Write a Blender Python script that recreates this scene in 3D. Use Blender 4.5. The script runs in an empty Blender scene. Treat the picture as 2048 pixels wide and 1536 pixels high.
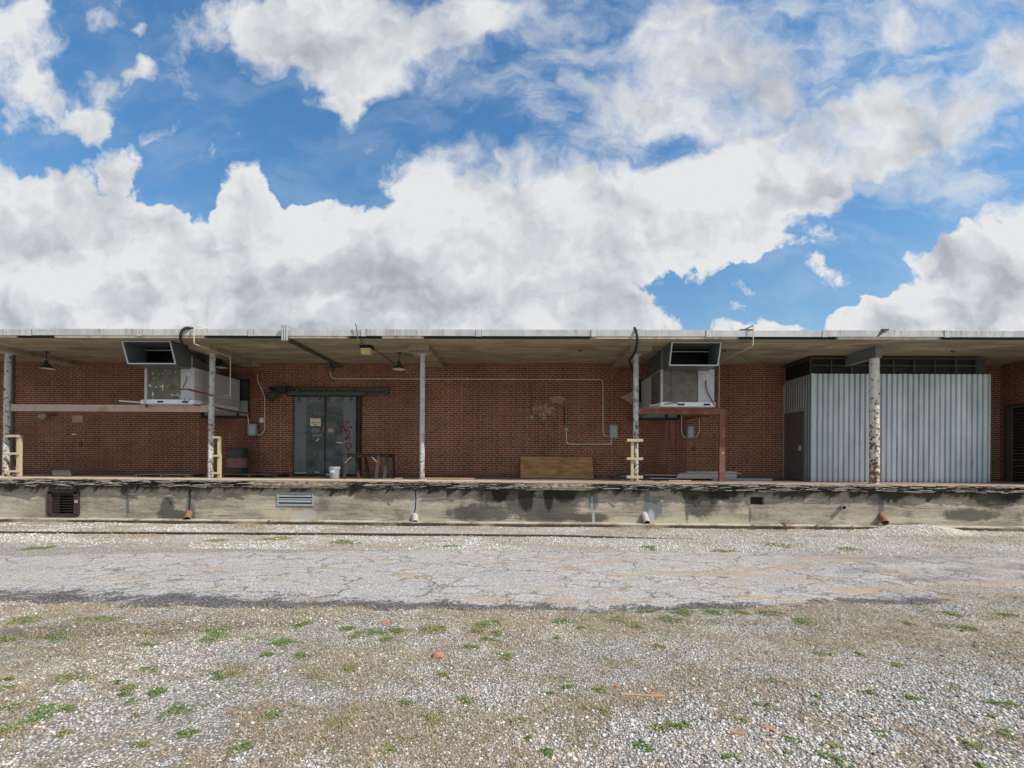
import bpy, math, random
import numpy as np
from mathutils import Vector, Matrix, noise as mn
R = math.radians
rnd = random.Random(11)
C = bpy.context.scene.collection
S = bpy.context.scene

# ---------------------------------------------------------------- camera
FPX = 910.0                       # focal length in pixels of a 2048-wide frame
YAW, ROLL, EYE = R(1.0), R(0.38), 1.82
cam_d = bpy.data.cameras.new('camera'); cam = bpy.data.objects.new('camera', cam_d); C.objects.link(cam)
cam_d.sensor_width = 36.0; cam_d.lens = 36.0*FPX/2048.0
cam_d.shift_y = 147.0/2048.0; cam_d.clip_start = .05; cam_d.clip_end = 3000
CM = Matrix.Rotation(YAW, 4, 'Z') @ Matrix.Rotation(R(90), 4, 'X') @ Matrix.Rotation(ROLL, 4, 'Z')
CM.translation = Vector((0, 0, EYE))
cam.matrix_world = CM
S.camera = cam

# ---------------------------------------------------------------- light
LD = Vector((-.85, .46, -1.0)).normalized()          # the way the sunlight travels
el = math.asin(-LD.z); az = math.atan2(-LD.x, -LD.y)
sun_d = bpy.data.lights.new('sun', 'SUN'); sun = bpy.data.objects.new('sun', sun_d); C.objects.link(sun)
sun_d.energy = 4.5; sun_d.angle = R(0.8); sun_d.color = (1.0, .94, .85)
sun.rotation_euler = LD.to_track_quat('-Z', 'Y').to_euler(); sun.location = (20, -15, 30)
S.view_settings.view_transform = 'Standard'; S.view_settings.look = 'None'
S.view_settings.gamma = 1; S.view_settings.exposure = 0.0
S.render.engine = 'CYCLES'

# ---------------------------------------------------------------- node helper
class NT:
    def __init__(s, tree): s.t = tree; s.n = tree.nodes; s.l = tree.links
    def put(s, sock, v):
        if v is None: return
        if isinstance(v, bpy.types.NodeSocket): s.l.new(v, sock)
        else:
            try: sock.default_value = v
            except Exception:
                if isinstance(v, (int, float)): sock.default_value = (v, v, v)
                elif len(v) == 3: sock.default_value = (*v, 1)
    def m(s, op, a, b=None, c=None, clamp=False):
        n = s.n.new('ShaderNodeMath'); n.operation = op; n.use_clamp = clamp
        s.put(n.inputs[0], a); s.put(n.inputs[1], b)
        if c is not None: s.put(n.inputs[2], c)
        return n.outputs[0]
    def vm(s, op, a, b=None, sc=None):
        n = s.n.new('ShaderNodeVectorMath'); n.operation = op
        s.put(n.inputs[0], a); s.put(n.inputs[1], b)
        if sc is not None: s.put(n.inputs['Scale'], sc)
        return n.outputs['Value'] if op in ('DOT_PRODUCT', 'LENGTH') else n.outputs['Vector']
    def sep(s, v):
        n = s.n.new('ShaderNodeSeparateXYZ'); s.put(n.inputs[0], v); return n.outputs
    def comb(s, x=0, y=0, z=0):
        n = s.n.new('ShaderNodeCombineXYZ'); s.put(n.inputs[0], x); s.put(n.inputs[1], y); s.put(n.inputs[2], z); return n.outputs[0]
    def noise(s, v, scale, detail=4, rough=.55, dist=0, color=False):
        n = s.n.new('ShaderNodeTexNoise'); s.put(n.inputs['Vector'], v); s.put(n.inputs['Scale'], scale)
        s.put(n.inputs['Detail'], detail); s.put(n.inputs['Roughness'], rough); s.put(n.inputs['Distortion'], dist)
        return n.outputs['Color' if color else 'Fac']
    def voro(s, v, scale, feature='F1', out='Distance', rand=1):
        n = s.n.new('ShaderNodeTexVoronoi'); n.feature = feature; s.put(n.inputs['Vector'], v); s.put(n.inputs['Scale'], scale)
        s.put(n.inputs['Randomness'], rand); return n.outputs[out]
    def map(s, v, loc=(0, 0, 0), rot=(0, 0, 0), sc=(1, 1, 1), typ='POINT'):
        n = s.n.new('ShaderNodeMapping'); n.vector_type = typ; s.put(n.inputs[0], v)
        n.inputs['Location'].default_value = loc; n.inputs['Rotation'].default_value = rot; n.inputs['Scale'].default_value = sc
        return n.outputs[0]
    def step(s, v, a, b, c=0., d=1., smooth=True):
        n = s.n.new('ShaderNodeMapRange'); n.interpolation_type = 'SMOOTHSTEP' if smooth else 'LINEAR'
        s.put(n.inputs[0], v); s.put(n.inputs[1], a); s.put(n.inputs[2], b); s.put(n.inputs[3], c); s.put(n.inputs[4], d)
        return n.outputs[0]
    def mix(s, f, a, b, mode='MIX'):
        n = s.n.new('ShaderNodeMix'); n.data_type = 'RGBA'; n.blend_type = mode
        s.put(n.inputs[0], f); s.put(n.inputs[6], a); s.put(n.inputs[7], b); return n.outputs[2]
    def ramp(s, f, stops):
        n = s.n.new('ShaderNodeValToRGB'); s.put(n.inputs[0], f); e = n.color_ramp.elements
        while len(e) < len(stops): e.new(.5)
        for i, (p, c) in enumerate(stops): e[i].position = p; e[i].color = (*c, 1)
        return n.outputs[0]
    def pos(s): return s.n.new('ShaderNodeNewGeometry').outputs['Position']
    def blob(s, v, c, r, rot=0., amp=1.):
        q = s.map(v, loc=(c[0], c[1], 0), rot=(0, 0, rot), sc=(r[0], r[1], 1), typ='TEXTURE')
        return s.m('MULTIPLY_ADD', s.vm('DOT_PRODUCT', q, q), -amp, amp, clamp=True)
    def bump(s, h, dist=.01, strength=1., nrm=None):
        n = s.n.new('ShaderNodeBump'); s.put(n.inputs['Height'], h); n.inputs['Distance'].default_value = dist
        n.inputs['Strength'].default_value = strength
        if nrm is not None: s.put(n.inputs['Normal'], nrm)
        return n.outputs[0]

# ---------------------------------------------------------------- world: daylight sky with broken cumulus
w = bpy.data.worlds.new('World'); S.world = w; w.use_nodes = True
T = NT(w.node_tree); T.n.clear()
SKY = 0.10
sky = T.n.new('ShaderNodeTexSky'); sky.sky_type = 'NISHITA'; sky.sun_disc = False
sky.sun_elevation = el; sky.sun_rotation = az; sky.air_density = 1.0; sky.dust_density = .6; sky.ozone_density = 2.5
d = T.n.new('ShaderNodeTexCoord').outputs['Generated']
dx, dy, dz = T.sep(d)
ay = T.m('MAXIMUM', T.m('ABSOLUTE', dy), .22)
U = T.m('DIVIDE', dx, ay); V = T.m('DIVIDE', dz, ay)
back = T.m('LESS_THAN', dy, 0.)
p0 = T.comb(U, V, T.m('MULTIPLY', back, 7.))
w1 = T.noise(p0, 5.0, 3, .6, color=True)
w2 = T.noise(p0, 22.0, 3, .6, color=True)
p1 = T.vm('ADD', p0, T.vm('SCALE', T.vm('SUBTRACT', w1, (.5, .5, .5)), sc=.13))
p1 = T.vm('ADD', p1, T.vm('SCALE', T.vm('SUBTRACT', w2, (.5, .5, .5)), sc=.035))
q1 = T.vm('MULTIPLY', p1, (1, 1, 0))
BL = []
def cb(x, y, rx, ry, rot=0, amp=1.0):      # cloud masses given as directions (degrees-like tangent units)
    BL.append(((x-1040)/FPX, (915-y)/FPX, rx/FPX, ry/FPX, R(-rot), amp))
for b in [(150,600,420,235,0,1),(20,440,150,110,0,.9),(85,375,95,75,0,.9),(250,455,150,70,12,.9),(540,560,300,180,0,1),(480,405,75,80,0,1),
          (640,440,150,70,5,.9),(820,500,150,110,0,1),(720,600,380,170,0,1),(1010,600,330,180,0,1),(1180,650,200,110,0,.9),
          (1000,400,240,150,-5,1),(860,330,120,80,-20,.7),(1200,440,330,130,-10,1),(1420,400,330,120,-18,1),(1640,320,330,120,-24,1),
          (1900,220,260,125,-28,1),(2060,150,160,110,-25,.9),(1480,500,200,55,-8,.6),
          (1390,110,220,190,0,.85),(1380,60,130,120,0,.5),(1650,100,290,110,-8,.80),(1240,220,190,150,20,.80),(1480,240,300,110,0,.78),(1120,50,260,75,10,.62),(1850,60,130,50,-10,.45),(1780,250,200,90,-25,.5),
          (590,60,240,120,5,.9),(790,70,240,130,5,.95),(690,150,120,90,0,.8),(690,215,60,45,30,.55),(930,40,170,55,-8,.7),(960,170,50,25,30,.35),
          (20,70,100,130,0,.85),(40,210,80,100,0,.62),(100,210,60,60,0,.45),(185,175,80,70,-20,.8),(262,130,45,35,-20,.7),(160,235,60,50,0,.6),
          (235,310,60,60,20,.65),(220,350,40,40,0,.5),(330,245,60,35,0,.55),(267,45,26,18,0,.55),(745,280,35,25,0,.4),(380,300,90,20,15,.3),
          (1960,590,260,150,-8,1),(2040,480,150,100,0,1),(1900,500,70,60,0,.8),(1740,640,120,60,-15,1),(1540,655,60,40,0,.8),(1450,655,60,30,0,.7)]:
    cb(*b)
acc = None
for x, y, rx, ry, rot, amp in BL:
    q = T.blob(q1, (x, y), (rx, ry), rot, amp)
    acc = q if acc is None else T.m('SMOOTH_MAX', acc, q, .25) if False else T.m('ADD', acc, q)
acc = T.m('MINIMUM', acc, 1.15)
neg = None
for x, y, rx, ry, rot, amp in [(1600,580,240,75,-12,.9),(1330,305,75,35,0,.75),(1375,285,60,30,0,.5),(1200,120,60,60,30,.3),(1640,190,90,40,15,.6),(620,640,70,22,-25,.5),(1120,230,60,70,40,.4),(1500,540,90,25,-10,.5),(1300,570,120,20,-5,.3)]:
    q = T.blob(q1, ((x-1040)/FPX, (915-y)/FPX), (rx/FPX, ry/FPX), R(-rot), amp)
    neg = q if neg is None else T.m('ADD', neg, q)
# cover outside the part of the sky seen in front: ordinary broken cloud
far = T.noise(T.vm('ADD', p0, (3, 5, 0)), 1.6, 5, .55)
side = T.m('MAXIMUM', T.step(T.m('ABSOLUTE', U), 1.25, 1.6), back)
side = T.m('MAXIMUM', side, T.step(V, 1.05, 1.35))
acc = T.m('SUBTRACT', acc, neg)
acc = T.m('MAXIMUM', acc, T.m('MULTIPLY', side, T.step(far, .46, .62)))
def cloudnoise(v):
    a = T.noise(v, 7.0, 9, .58, 0.15)
    return a
na = cloudnoise(p1)
ra = T.noise(p1, 5.0, 4, .5); rb = T.noise(T.vm('ADD', p1, (.04, .06, 0)), 5.0, 4, .5)
dens = T.m('ADD', acc, T.m('MULTIPLY', T.m('SUBTRACT', na, .5), 2.8))
low = T.m('MULTIPLY', T.step(V, .42, .68), T.step(U, -.55, .0))                                  # 0 near the horizon (crisp cumulus), 1 high (wispy)
wid = T.m('MULTIPLY_ADD', low, .65, T.m('MULTIPLY_ADD', T.step(V, .55, .8), .45, .26))
alpha = T.step(dens, .16, T.m('ADD', wid, .16))
vr = T.noise(T.map(p1, rot=(0, 0, R(-14)), sc=(1.3, 3.2, 1)), 3.4, 8, .60, .0)          # thin streaked veil
veil = T.m('MULTIPLY', T.step(vr, .40, .72), T.m('ADD', .14, T.m('MULTIPLY', T.m('MULTIPLY', T.step(U, -.35, .15), T.step(V, .40, .62)), .55)))
alpha = T.m('MAXIMUM', alpha, veil)
relief = T.m('MULTIPLY', T.m('SUBTRACT', ra, rb), 1.7)
sa = T.noise(p1, 15., 5, .55); sb = T.noise(T.vm('ADD', p1, (.014, .022, 0)), 15., 5, .55)
relief = T.m('ADD', relief, T.m('MULTIPLY', T.m('SUBTRACT', sa, sb), .75))
body = T.noise(p1, 2.6, 4, .5)
thick = T.step(dens, .45, 1.6)
hgt = T.step(V, .26, .52)                                  # bases are in their own shade
g = T.m('ADD', T.m('MULTIPLY', thick, T.m('MULTIPLY_ADD', hgt, -.30, .50)), T.m('MULTIPLY', T.m('SUBTRACT', body, .48), 1.3))
sh = None
for x, y, rx, ry, rot, amp in [(650,550,250,60,-4,.50),(110,615,240,50,0,.45),(300,470,190,50,8,.2),(900,600,240,45,0,.30),(620,110,230,60,5,.25),(1420,430,300,45,-15,.28),(1990,560,110,90,0,.32),(1880,650,220,40,0,.18),(1850,270,180,40,-28,.15),(60,480,100,50,0,.3)]:
    q = T.blob(q1, ((x-1040)/FPX, (915-y)/FPX), (rx/FPX, ry/FPX), R(-rot), amp); sh = q if sh is None else T.m('ADD', sh, q)
g = T.m('ADD', g, T.m('MULTIPLY', sh, T.step(body, .25, .6, .45, 1.25)))
lit = T.m('SUBTRACT', T.m('ADD', 1.04, relief), g, clamp=True)
ccol = T.ramp(lit, [(0, (.36, .39, .44)), (.35, (.47, .50, .55)), (.7, (.64, .66, .69)), (1, (.79, .80, .815))])
ccol = T.vm('SCALE', ccol, sc=1.0/SKY)
hs = T.n.new('ShaderNodeHueSaturation'); T.put(hs.inputs['Color'], sky.outputs[0]); hs.inputs['Saturation'].default_value = 1.12; hs.inputs['Value'].default_value = 1.42
skyc = T.mix(T.step(dz, 0., .6), T.vm('MULTIPLY', hs.outputs[0], (1.18, 1.08, .90)), T.vm('MULTIPLY', hs.outputs[0], (.88, 1.23, 1.27)))
fin = T.mix(alpha, skyc, ccol)
skyc = skyc
fin = T.mix(T.step(dz, -.02, .0), (2.2, 2.1, 1.9), fin)
bg = T.n.new('ShaderNodeBackground'); T.put(bg.inputs[0], fin); bg.inputs[1].default_value = SKY
wo = T.n.new('ShaderNodeOutputWorld'); T.l.new(bg.outputs[0], wo.inputs[0])
w.cycles.sampling_method = 'MANUAL'; w.cycles.sample_map_resolution = 512

# ---------------------------------------------------------------- materials
def mat(name):
    m = bpy.data.materials.new(name); m.use_nodes = True
    t = NT(m.node_tree); b = t.n['Principled BSDF']
    b.inputs['Roughness'].default_value = .8; b.inputs['Specular IOR Level'].default_value = .3
    return m, t, b
def fin_(m, t, b, col=None, rough=None, nrm=None, metal=None):
    if col is not None: t.put(b.inputs['Base Color'], col)
    if rough is not None: t.put(b.inputs['Roughness'], rough)
    if nrm is not None: t.put(b.inputs['Normal'], nrm)
    if metal is not None: b.inputs['Metallic'].default_value = metal
    return m
def simple(name, col, rough=.7, var=.25, sc=6., metal=0., dirt=(.08, .07, .06), dirtamt=.25, bump=.003):
    m, t, b = mat(name); p = t.pos()
    n1 = t.noise(p, sc, 5, .6); n2 = t.noise(p, sc*9, 3, .6)
    k = t.m('MULTIPLY_ADD', t.m('ADD', n1, t.m('MULTIPLY', n2, .5)), var*2, 1-var*1.5)
    c = t.vm('SCALE', col, sc=k)
    c = t.mix(t.m('MULTIPLY', t.step(n1, .5, .75), dirtamt), c, dirt)
    return fin_(m, t, b, c, rough, t.bump(n2, bump, .5), metal)
def painted_rust(name, paint, rust_lo, rust_hi, scale=14, zr=(1.2, 2.9), under=(.10, .045, .022)):
    """chipped paint over rusty steel; the chips are commoner low down"""
    m, t, b = mat(name); p = t.pos(); z = t.sep(p)[2]
    n = t.noise(p, scale, 5, .62); n2 = t.noise(p, scale*3.1, 3, .5)
    th = t.step(z, zr[0], zr[1], rust_lo, rust_hi, smooth=False)
    a = t.m('ADD', t.m('MULTIPLY', n, .7), t.m('MULTIPLY', n2, .3))
    chip = t.step(a, th, t.m('ADD', th, .015))
    ru = t.mix(t.m('MULTIPLY', t.noise(p, 30, 3), t.step(z, 3.0, 1.3, .25, 1.1)), under, (.28, .11, .04))
    pc = t.mix(t.step(t.noise(p, 5, 4), .4, .7), paint, tuple(c*.78 for c in paint))
    stain = t.step(a, t.m('SUBTRACT', th, .06), th)
    pc = t.mix(t.m('MULTIPLY', stain, .5), pc, (.42, .25, .11))
    return fin_(m, t, b, t.mix(chip, pc, ru), .65, t.bump(t.m('SUBTRACT', 1., chip), .004, .7))

M = {}
# brick
def brick_mat(name, horiz):
    m, t, b = mat(name); p = t.pos(); x, y, z = t.sep(p)
    v = t.comb(x if horiz == 'x' else y, t.m('SUBTRACT', z, 1.175), 0)
    wv = t.vm('ADD', v, t.vm('SCALE', t.vm('SUBTRACT', t.noise(p, 9, 2, color=True), (.5, .5, .5)), sc=.006))
    n = t.n.new('ShaderNodeTexBrick'); t.put(n.inputs['Vector'], wv)
    n.offset = .5; n.offset_frequency = 2; n.squash = .72; n.squash_frequency = 4
    n.inputs['Scale'].default_value = 1; n.inputs['Brick Width'].default_value = .213; n.inputs['Row Height'].default_value = .0677
    n.inputs['Mortar Size'].default_value = .0095; n.inputs['Mortar Smooth'].default_value = .15; n.inputs['Bias'].default_value = -.1
    t.put(n.inputs['Color1'], (.225, .068, .036)); t.put(n.inputs['Color2'], (.095, .036, .022)); t.put(n.inputs['Mortar'], (.36, .235, .17))
    c = n.outputs['Color']; f = n.outputs['Fac']
    # some bricks tan or purple, by a coarse cell pattern
    cell = t.voro(t.vm('MULTIPLY', v, (4.69, 14.77, 1)), 1.0, out='Color'); cr, cg, cb_ = t.sep(cell)
    nb_ = t.m('SUBTRACT', 1., f)
    c = t.mix(t.m('MULTIPLY', t.m('MULTIPLY', t.step(cr, .86, .9), nb_), .6), c, (.14, .085, .035))
    c = t.mix(t.m('MULTIPLY', t.m('MULTIPLY', t.step(cg, .86, .9), nb_), .5), c, (.10, .045, .05))
    big = t.noise(p, .55, 5, .6); med = t.noise(p, 3., 4, .6)
    vst = t.noise(t.vm('MULTIPLY', p, (2.5, 1, .25)), 1.5, 4, .6)
    k = t.m('ADD', t.m('ADD', t.m('MULTIPLY_ADD', big, 1.3, .16), t.m('MULTIPLY', med, .35)), t.m('MULTIPLY', vst, .35))
    c = t.vm('SCALE', c, sc=t.m('MULTIPLY', k, .86))
    # darker grey-brown band at the foot
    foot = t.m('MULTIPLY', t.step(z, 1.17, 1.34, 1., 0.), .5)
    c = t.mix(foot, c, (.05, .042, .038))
    if horiz == 'x':
        # brick red paint wash over the infilled panels around the windows
        def box(x0, x1, z0, z1, e=.04):
            a = t.m('MULTIPLY', t.step(x, x0-e, x0+e), t.step(x, x1-e, x1+e, 1., 0.))
            return t.m('MULTIPLY', a, t.m('MULTIPLY', t.step(z, z0-e, z0+e), t.step(z, z1-e, z1+e, 1., 0.)))
        pan = None
        for bx in PANELS:
            q = box(*bx); pan = q if pan is None else t.m('MAXIMUM', pan, q)
        pan = t.m('MULTIPLY', pan, t.step(t.noise(t.vm('MULTIPLY', p, (1, 1, .5)), 2.2, 4), .28, .55, .15, .5))
        c = t.mix(pan, c, (.115, .036, .026))
        # thin chalk lines and mortar smears where openings were bricked up
        ln = None
        for xl, z0, z1 in LINES:
            q = box(xl-.006, xl+.006, z0, z1, .006); ln = q if ln is None else t.m('MAXIMUM', ln, q)
        c = t.mix(t.m('MULTIPLY', ln, .55), c, (.30, .21, .17))
        # spalled, mortar smeared patch
        pv = t.comb(x, z, 0)
        pt = None
        for (bx, bz, rx, rz, amp) in PATCH:
            q = t.blob(pv, (bx, bz), (rx, rz), 0, amp); pt = q if pt is None else t.m('MAXIMUM', pt, q)
        pt = t.step(t.m('ADD', pt, t.m('MULTIPLY', t.m('SUBTRACT', t.noise(p, 9, 5, .7), .5), 1.6)), .45, .62)
        c = t.mix(t.m('MULTIPLY', pt, t.step(t.noise(p, 18, 3), .3, .6, .45, 1.)), c, (.36, .24, .17))
        # white runs under the right window
        rn = t.m('MULTIPLY', box(RUN[0], RUN[1], RUN[2], RUN[3], .1), t.step(t.noise(t.vm('MULTIPLY', p, (14, 1, .5)), 1., 3), .55, .7))
        c = t.mix(t.m('MULTIPLY', rn, .45), c, (.30, .22, .18))
    hgt = t.m('SUBTRACT', t.m('MULTIPLY', t.noise(p, 60, 3), .3), f)
    return fin_(m, t, b, c, .9, t.bump(hgt, .008, .8))
YW = 14.85
def at(px, py, Y):
    """point of the vertical plane y = Y seen at a spot of the reference survey (2048 x 1536)"""
    dv = CM.to_3x3() @ Vector(((px-1024)/FPX, (915-py)/FPX, -1))
    k = Y/dv.y; return dv.x*k, EYE+dv.z*k
def gr(px, py, Z=0.):
    dv = CM.to_3x3() @ Vector(((px-1024)/FPX, (915-py)/FPX, -1))
    k = (Z-EYE)/dv.z; return dv.x*k, dv.y*k
def wx(px, Y=YW): return at(px, 800, Y)[0]
def wz(px, py, Y=YW): return at(px, py, Y)[1]
FL = 1.175; SOF = 4.876
PANELS = [(wx(400), wx(520), wz(450, 950), wz(450, 745)), (wx(1262), wx(1375), FL, wz(1300, 810)), (wx(1395), wx(1402), wz(1400, 880), wz(1400, 830))]
LINES = [(wx(x_), wz(x_, y1), wz(x_, y0)) for x_, y0, y1 in [(222, 855, 925), (285, 855, 925), (991, 862, 935), (1056, 850, 905)]]
LINES = LINES + [(wx(612), FL, FL+.01)]
pc_ = lambda x_, y_: at(x_, y_, YW)
PATCH = [(*pc_(1092, 822), .62, .42, .62), (*pc_(1115, 800), .35, .2, .75), (*pc_(1070, 815), .25, .4, .6), (*pc_(1088, 836), .3, .2, .6)]
RUN = (wx(1325), wx(1352), wz(1340, 895), wz(1340, 835))
M['brick'] = brick_mat('brick', 'x'); M['brick_side'] = brick_mat('brick side', 'y')

# board-marked concrete of the dock wall
m, t, b = mat('dock concrete'); p = t.pos(); x, y, z = t.sep(p)
n1 = t.noise(t.vm('MULTIPLY', p, (.55, 1, 2.6)), 1.6, 6, .62); n2 = t.noise(t.vm('MULTIPLY', p, (.8, 1, 6.5)), 2.4, 7, .72); n3 = t.noise(t.vm('MULTIPLY', p, (.6, 1, 1.2)), 22, 5, .7)
c = t.ramp(n1, [(.25, (.17, .155, .12)), (.42, (.27, .24, .19)), (.56, (.355, .315, .25)), (.76, (.49, .44, .355))])
c = t.mix(t.step(n2, .56, .70, 0., .6), c, (.40, .36, .27))
c = t.mix(t.step(n2, .47, .34, 0., .75), c, (.13, .12, .10))
blot = t.noise(t.vm('MULTIPLY', p, (1, 1, .8)), 1.1, 7, .72)
c = t.mix(t.step(blot, .53, .68, 0., .75), c, (.12, .115, .10))
lift = t.m('FRACT', t.m('MULTIPLY', z, 5.6)); seam = t.m('MULTIPLY', t.step(lift, .0, .10, 1., 0.), t.step(t.noise(t.vm('MULTIPLY', p, (.8, 1, 3)), 1.5, 4), .48, .62))
c = t.mix(t.m('MULTIPLY', seam, t.step(n1, .4, .6, .1, .45)), c, (.15, .13, .10))
c = t.vm('SCALE', c, sc=t.m('MULTIPLY_ADD', n3, 1.0, .55))
pv = t.comb(x, z, 0)
YD = 12.22
def stain(c, lst, col, th=(.35, .6), nz=1.1, sc=5., amt=.85, sq=(1, 1, .6)):
    acc = None
    for (px, py, rx, ry) in lst:
        cx, cz = at(px, py, YD)
        q = t.blob(pv, (cx, cz), (rx*YD/FPX, ry*YD/FPX)); acc = q if acc is None else t.m('MAXIMUM', acc, q)
    nn = t.m('ADD', t.m('MULTIPLY', t.m('SUBTRACT', t.noise(t.vm('MULTIPLY', p, sq), sc, 6, .72), .5), nz*1.5), t.m('MULTIPLY', t.m('SUBTRACT', t.noise(t.vm('MULTIPLY', p, (.7, 1, 4)), 7., 5, .7), .5), nz*.9))
    a = t.step(t.m('ADD', acc, nn), th[0]-.12, th[1]+.22)
    return t.mix(t.m('MULTIPLY', t.m('MULTIPLY', a, t.step(acc, 0., .12)), amt), c, col)
c = stain(c, [(585,1030,75,18),(1385,1042,190,10),(860,1043,60,10),(540,1020,30,25),(1150,1020,60,10),(1250,1040,70,9),(1650,975,200,9),(1800,1040,130,8),(1960,1035,50,14)], (.50, .44, .33), sc=4, amt=.7)
c = stain(c, [(612,1028,26,14),(828,1005,12,45)], (.36, .38, .39), sc=7, amt=.7)
c = stain(c, [(960,1025,85,22),(1100,1033,90,14),(1180,1036,50,12),(1405,1010,40,35),(1940,1030,70,16),(335,1015,20,25),(350,1030,50,14),(1140,990,60,26),(1010,985,70,32),(1080,1012,110,30),(1990,995,60,30)], (.068, .064, .057), sc=4, amt=.85, nz=1.0, th=(.25, .45))
c = stain(c, [(1000,984,20,26),(1053,990,20,40),(1098,990,12,40),(1130,985,30,26),(1380,985,22,22),(1440,985,40,18),(2020,985,30,25)], (.018, .016, .014), sc=6, amt=.95, nz=.7, sq=(1.6, 1, .35), th=(.2, .4))
c = stain(c, [(255,1010,5,36),(378,1000,5,40),(380,1022,14,26),(1374,1010,6,50),(1500,1030,4,22),(1762,1010,9,44),(252,985,14,9)], (.10, .11, .11), sc=8, amt=.85, nz=.5)
c = stain(c, [(1185,1003,17,28),(1302,1020,24,32),(1318,1015,10,24),(1294,1000,10,22)], (.155, .165, .165), sc=9, amt=.95, nz=.45)
c = stain(c, [(1184,1005,1.8,24),(1187,1036,4,20),(1302,1035,10,22)], (.42, .45, .46), sc=9, amt=.8, nz=.3)
# black mould runs below the timber edge, its slanting shadow painted in too
run_shade = t.step(t.m('ADD', t.noise(t.vm('MULTIPLY', t.comb(t.m('ADD', x, t.m('MULTIPLY', z, -.6)), y, z), (1.5, 1, .4)), 2.0, 6, .72), t.m('MULTIPLY', t.step(z, .60, .97, 0., 1., False), .36)), .70, .84)
c = t.mix(t.m('MULTIPLY', run_shade, .9), c, (.026, .023, .018))
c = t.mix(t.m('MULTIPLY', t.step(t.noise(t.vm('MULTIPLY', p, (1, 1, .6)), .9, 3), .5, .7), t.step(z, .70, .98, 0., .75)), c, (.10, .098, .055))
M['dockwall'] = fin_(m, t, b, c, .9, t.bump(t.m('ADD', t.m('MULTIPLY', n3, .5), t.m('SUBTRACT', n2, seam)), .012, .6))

# light footing ledge
m, t, b = mat('footing concrete'); p = t.pos(); x, y, z = t.sep(p)
c = t.mix(t.noise(p, 4, 5), (.36, .31, .24), (.58, .52, .42)); c = t.mix(t.step(t.noise(p, 1.6, 6, .7), .48, .60, 0., .8), c, (.20, .16, .115))
soil = t.m('MULTIPLY', t.step(t.m('ADD', z, t.m('MULTIPLY', t.noise(p, 6, 4), .03)), .075, .10, 1., 0.), t.step(t.noise(p, .5, 3), .38, .5, .35, .92))
M['footing'] = fin_(m, t, b, t.mix(soil, c, (.035, .028, .022)), .9, t.bump(t.noise(p, 25, 4), .006, .5))
# rotten timber bumper along the dock edge
m, t, b = mat('rotten timber'); p = t.pos(); x, y, z = t.sep(p)
sv = t.vm('MULTIPLY', p, (1.5, 6, 26)); n1 = t.noise(sv, 1.0, 6, .7, .8); n2 = t.noise(t.vm('MULTIPLY', p, (.5, 1, 1)), .8, 4)
n5 = t.noise(t.vm('MULTIPLY', p, (2.2, 1, 9)), 3.5, 5, .75)
c = t.ramp(n1, [(.36, (.010, .009, .009)), (.48, (.035, .032, .030)), (.56, (.15, .135, .11)), (.64, (.42, .39, .34)), (.75, (.60, .57, .50))])
c = t.mix(t.step(n5, .42, .56, .9, .0), c, (.014, .013, .012))
conc = t.ramp(t.noise(p, 9, 6, .7), [(.35, (.12, .10, .075)), (.5, (.33, .28, .21)), (.65, (.48, .42, .33))])
xx = [(at(600, 965, 12.1)[0], 1.35), (at(1120, 965, 12.1)[0], .9)]
sm = None
for cx, r_ in xx:
    q = t.m('SUBTRACT', 1., t.m('DIVIDE', t.m('ABSOLUTE', t.m('SUBTRACT', x, cx)), r_)); sm = q if sm is None else t.m('MAXIMUM', sm, q)
sm = t.step(t.m('ADD', sm, t.m('MULTIPLY', n2, .3)), .12, .25)
c = t.mix(t.m('MULTIPLY', sm, t.step(z, 1.0, 1.03, .5, .92)), c, conc)
c = t.mix(t.step(z, 1.135, 1.16), c, (.36, .27, .19))
M['timber'] = fin_(m, t, b, c, .85, t.bump(n1, .03, .9))
M['splinter'] = simple('bleached splinters', (.46, .43, .37), .85, .4, 30, dirt=(.05, .045, .04), dirtamt=.7)
# dock deck
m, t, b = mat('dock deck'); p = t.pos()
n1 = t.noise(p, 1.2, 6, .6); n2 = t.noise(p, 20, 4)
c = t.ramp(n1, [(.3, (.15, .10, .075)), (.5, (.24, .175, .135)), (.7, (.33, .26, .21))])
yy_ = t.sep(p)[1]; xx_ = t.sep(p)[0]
c = t.mix(t.m('MULTIPLY', t.step(t.m('ADD', yy_, t.m('MULTIPLY', n1, .5)), 13.1, 12.8), t.step(xx_, 3., -2., .22, 1.)), c, (.60, .50, .39))  # cream front strip: worn edge, with the sunlit band painted in
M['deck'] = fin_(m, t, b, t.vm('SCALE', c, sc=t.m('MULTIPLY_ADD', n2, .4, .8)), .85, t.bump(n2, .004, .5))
# soffit concrete, stained
m, t, b = mat('soffit concrete'); p = t.pos(); x, y, z = t.sep(p)
n1 = t.noise(t.vm('MULTIPLY', p, (.35, 1.4, 1)), 1.3, 6, .62, 1.2); n2 = t.noise(p, 14, 4)
c = t.ramp(n1, [(.28, (.16, .13, .095)), (.45, (.28, .235, .17)), (.6, (.40, .34, .25)), (.75, (.52, .45, .35))])
bd = t.m('FRACT', t.m('MULTIPLY', x, .82)); c = t.mix(t.step(bd, 0., .012, .55, 0.), c, (.07, .055, .04))
M['soffit'] = fin_(m, t, b, t.vm('SCALE', c, sc=t.m('MULTIPLY_ADD', n2, .4, .8)), .9, t.bump(n2, .003, .4))
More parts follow.
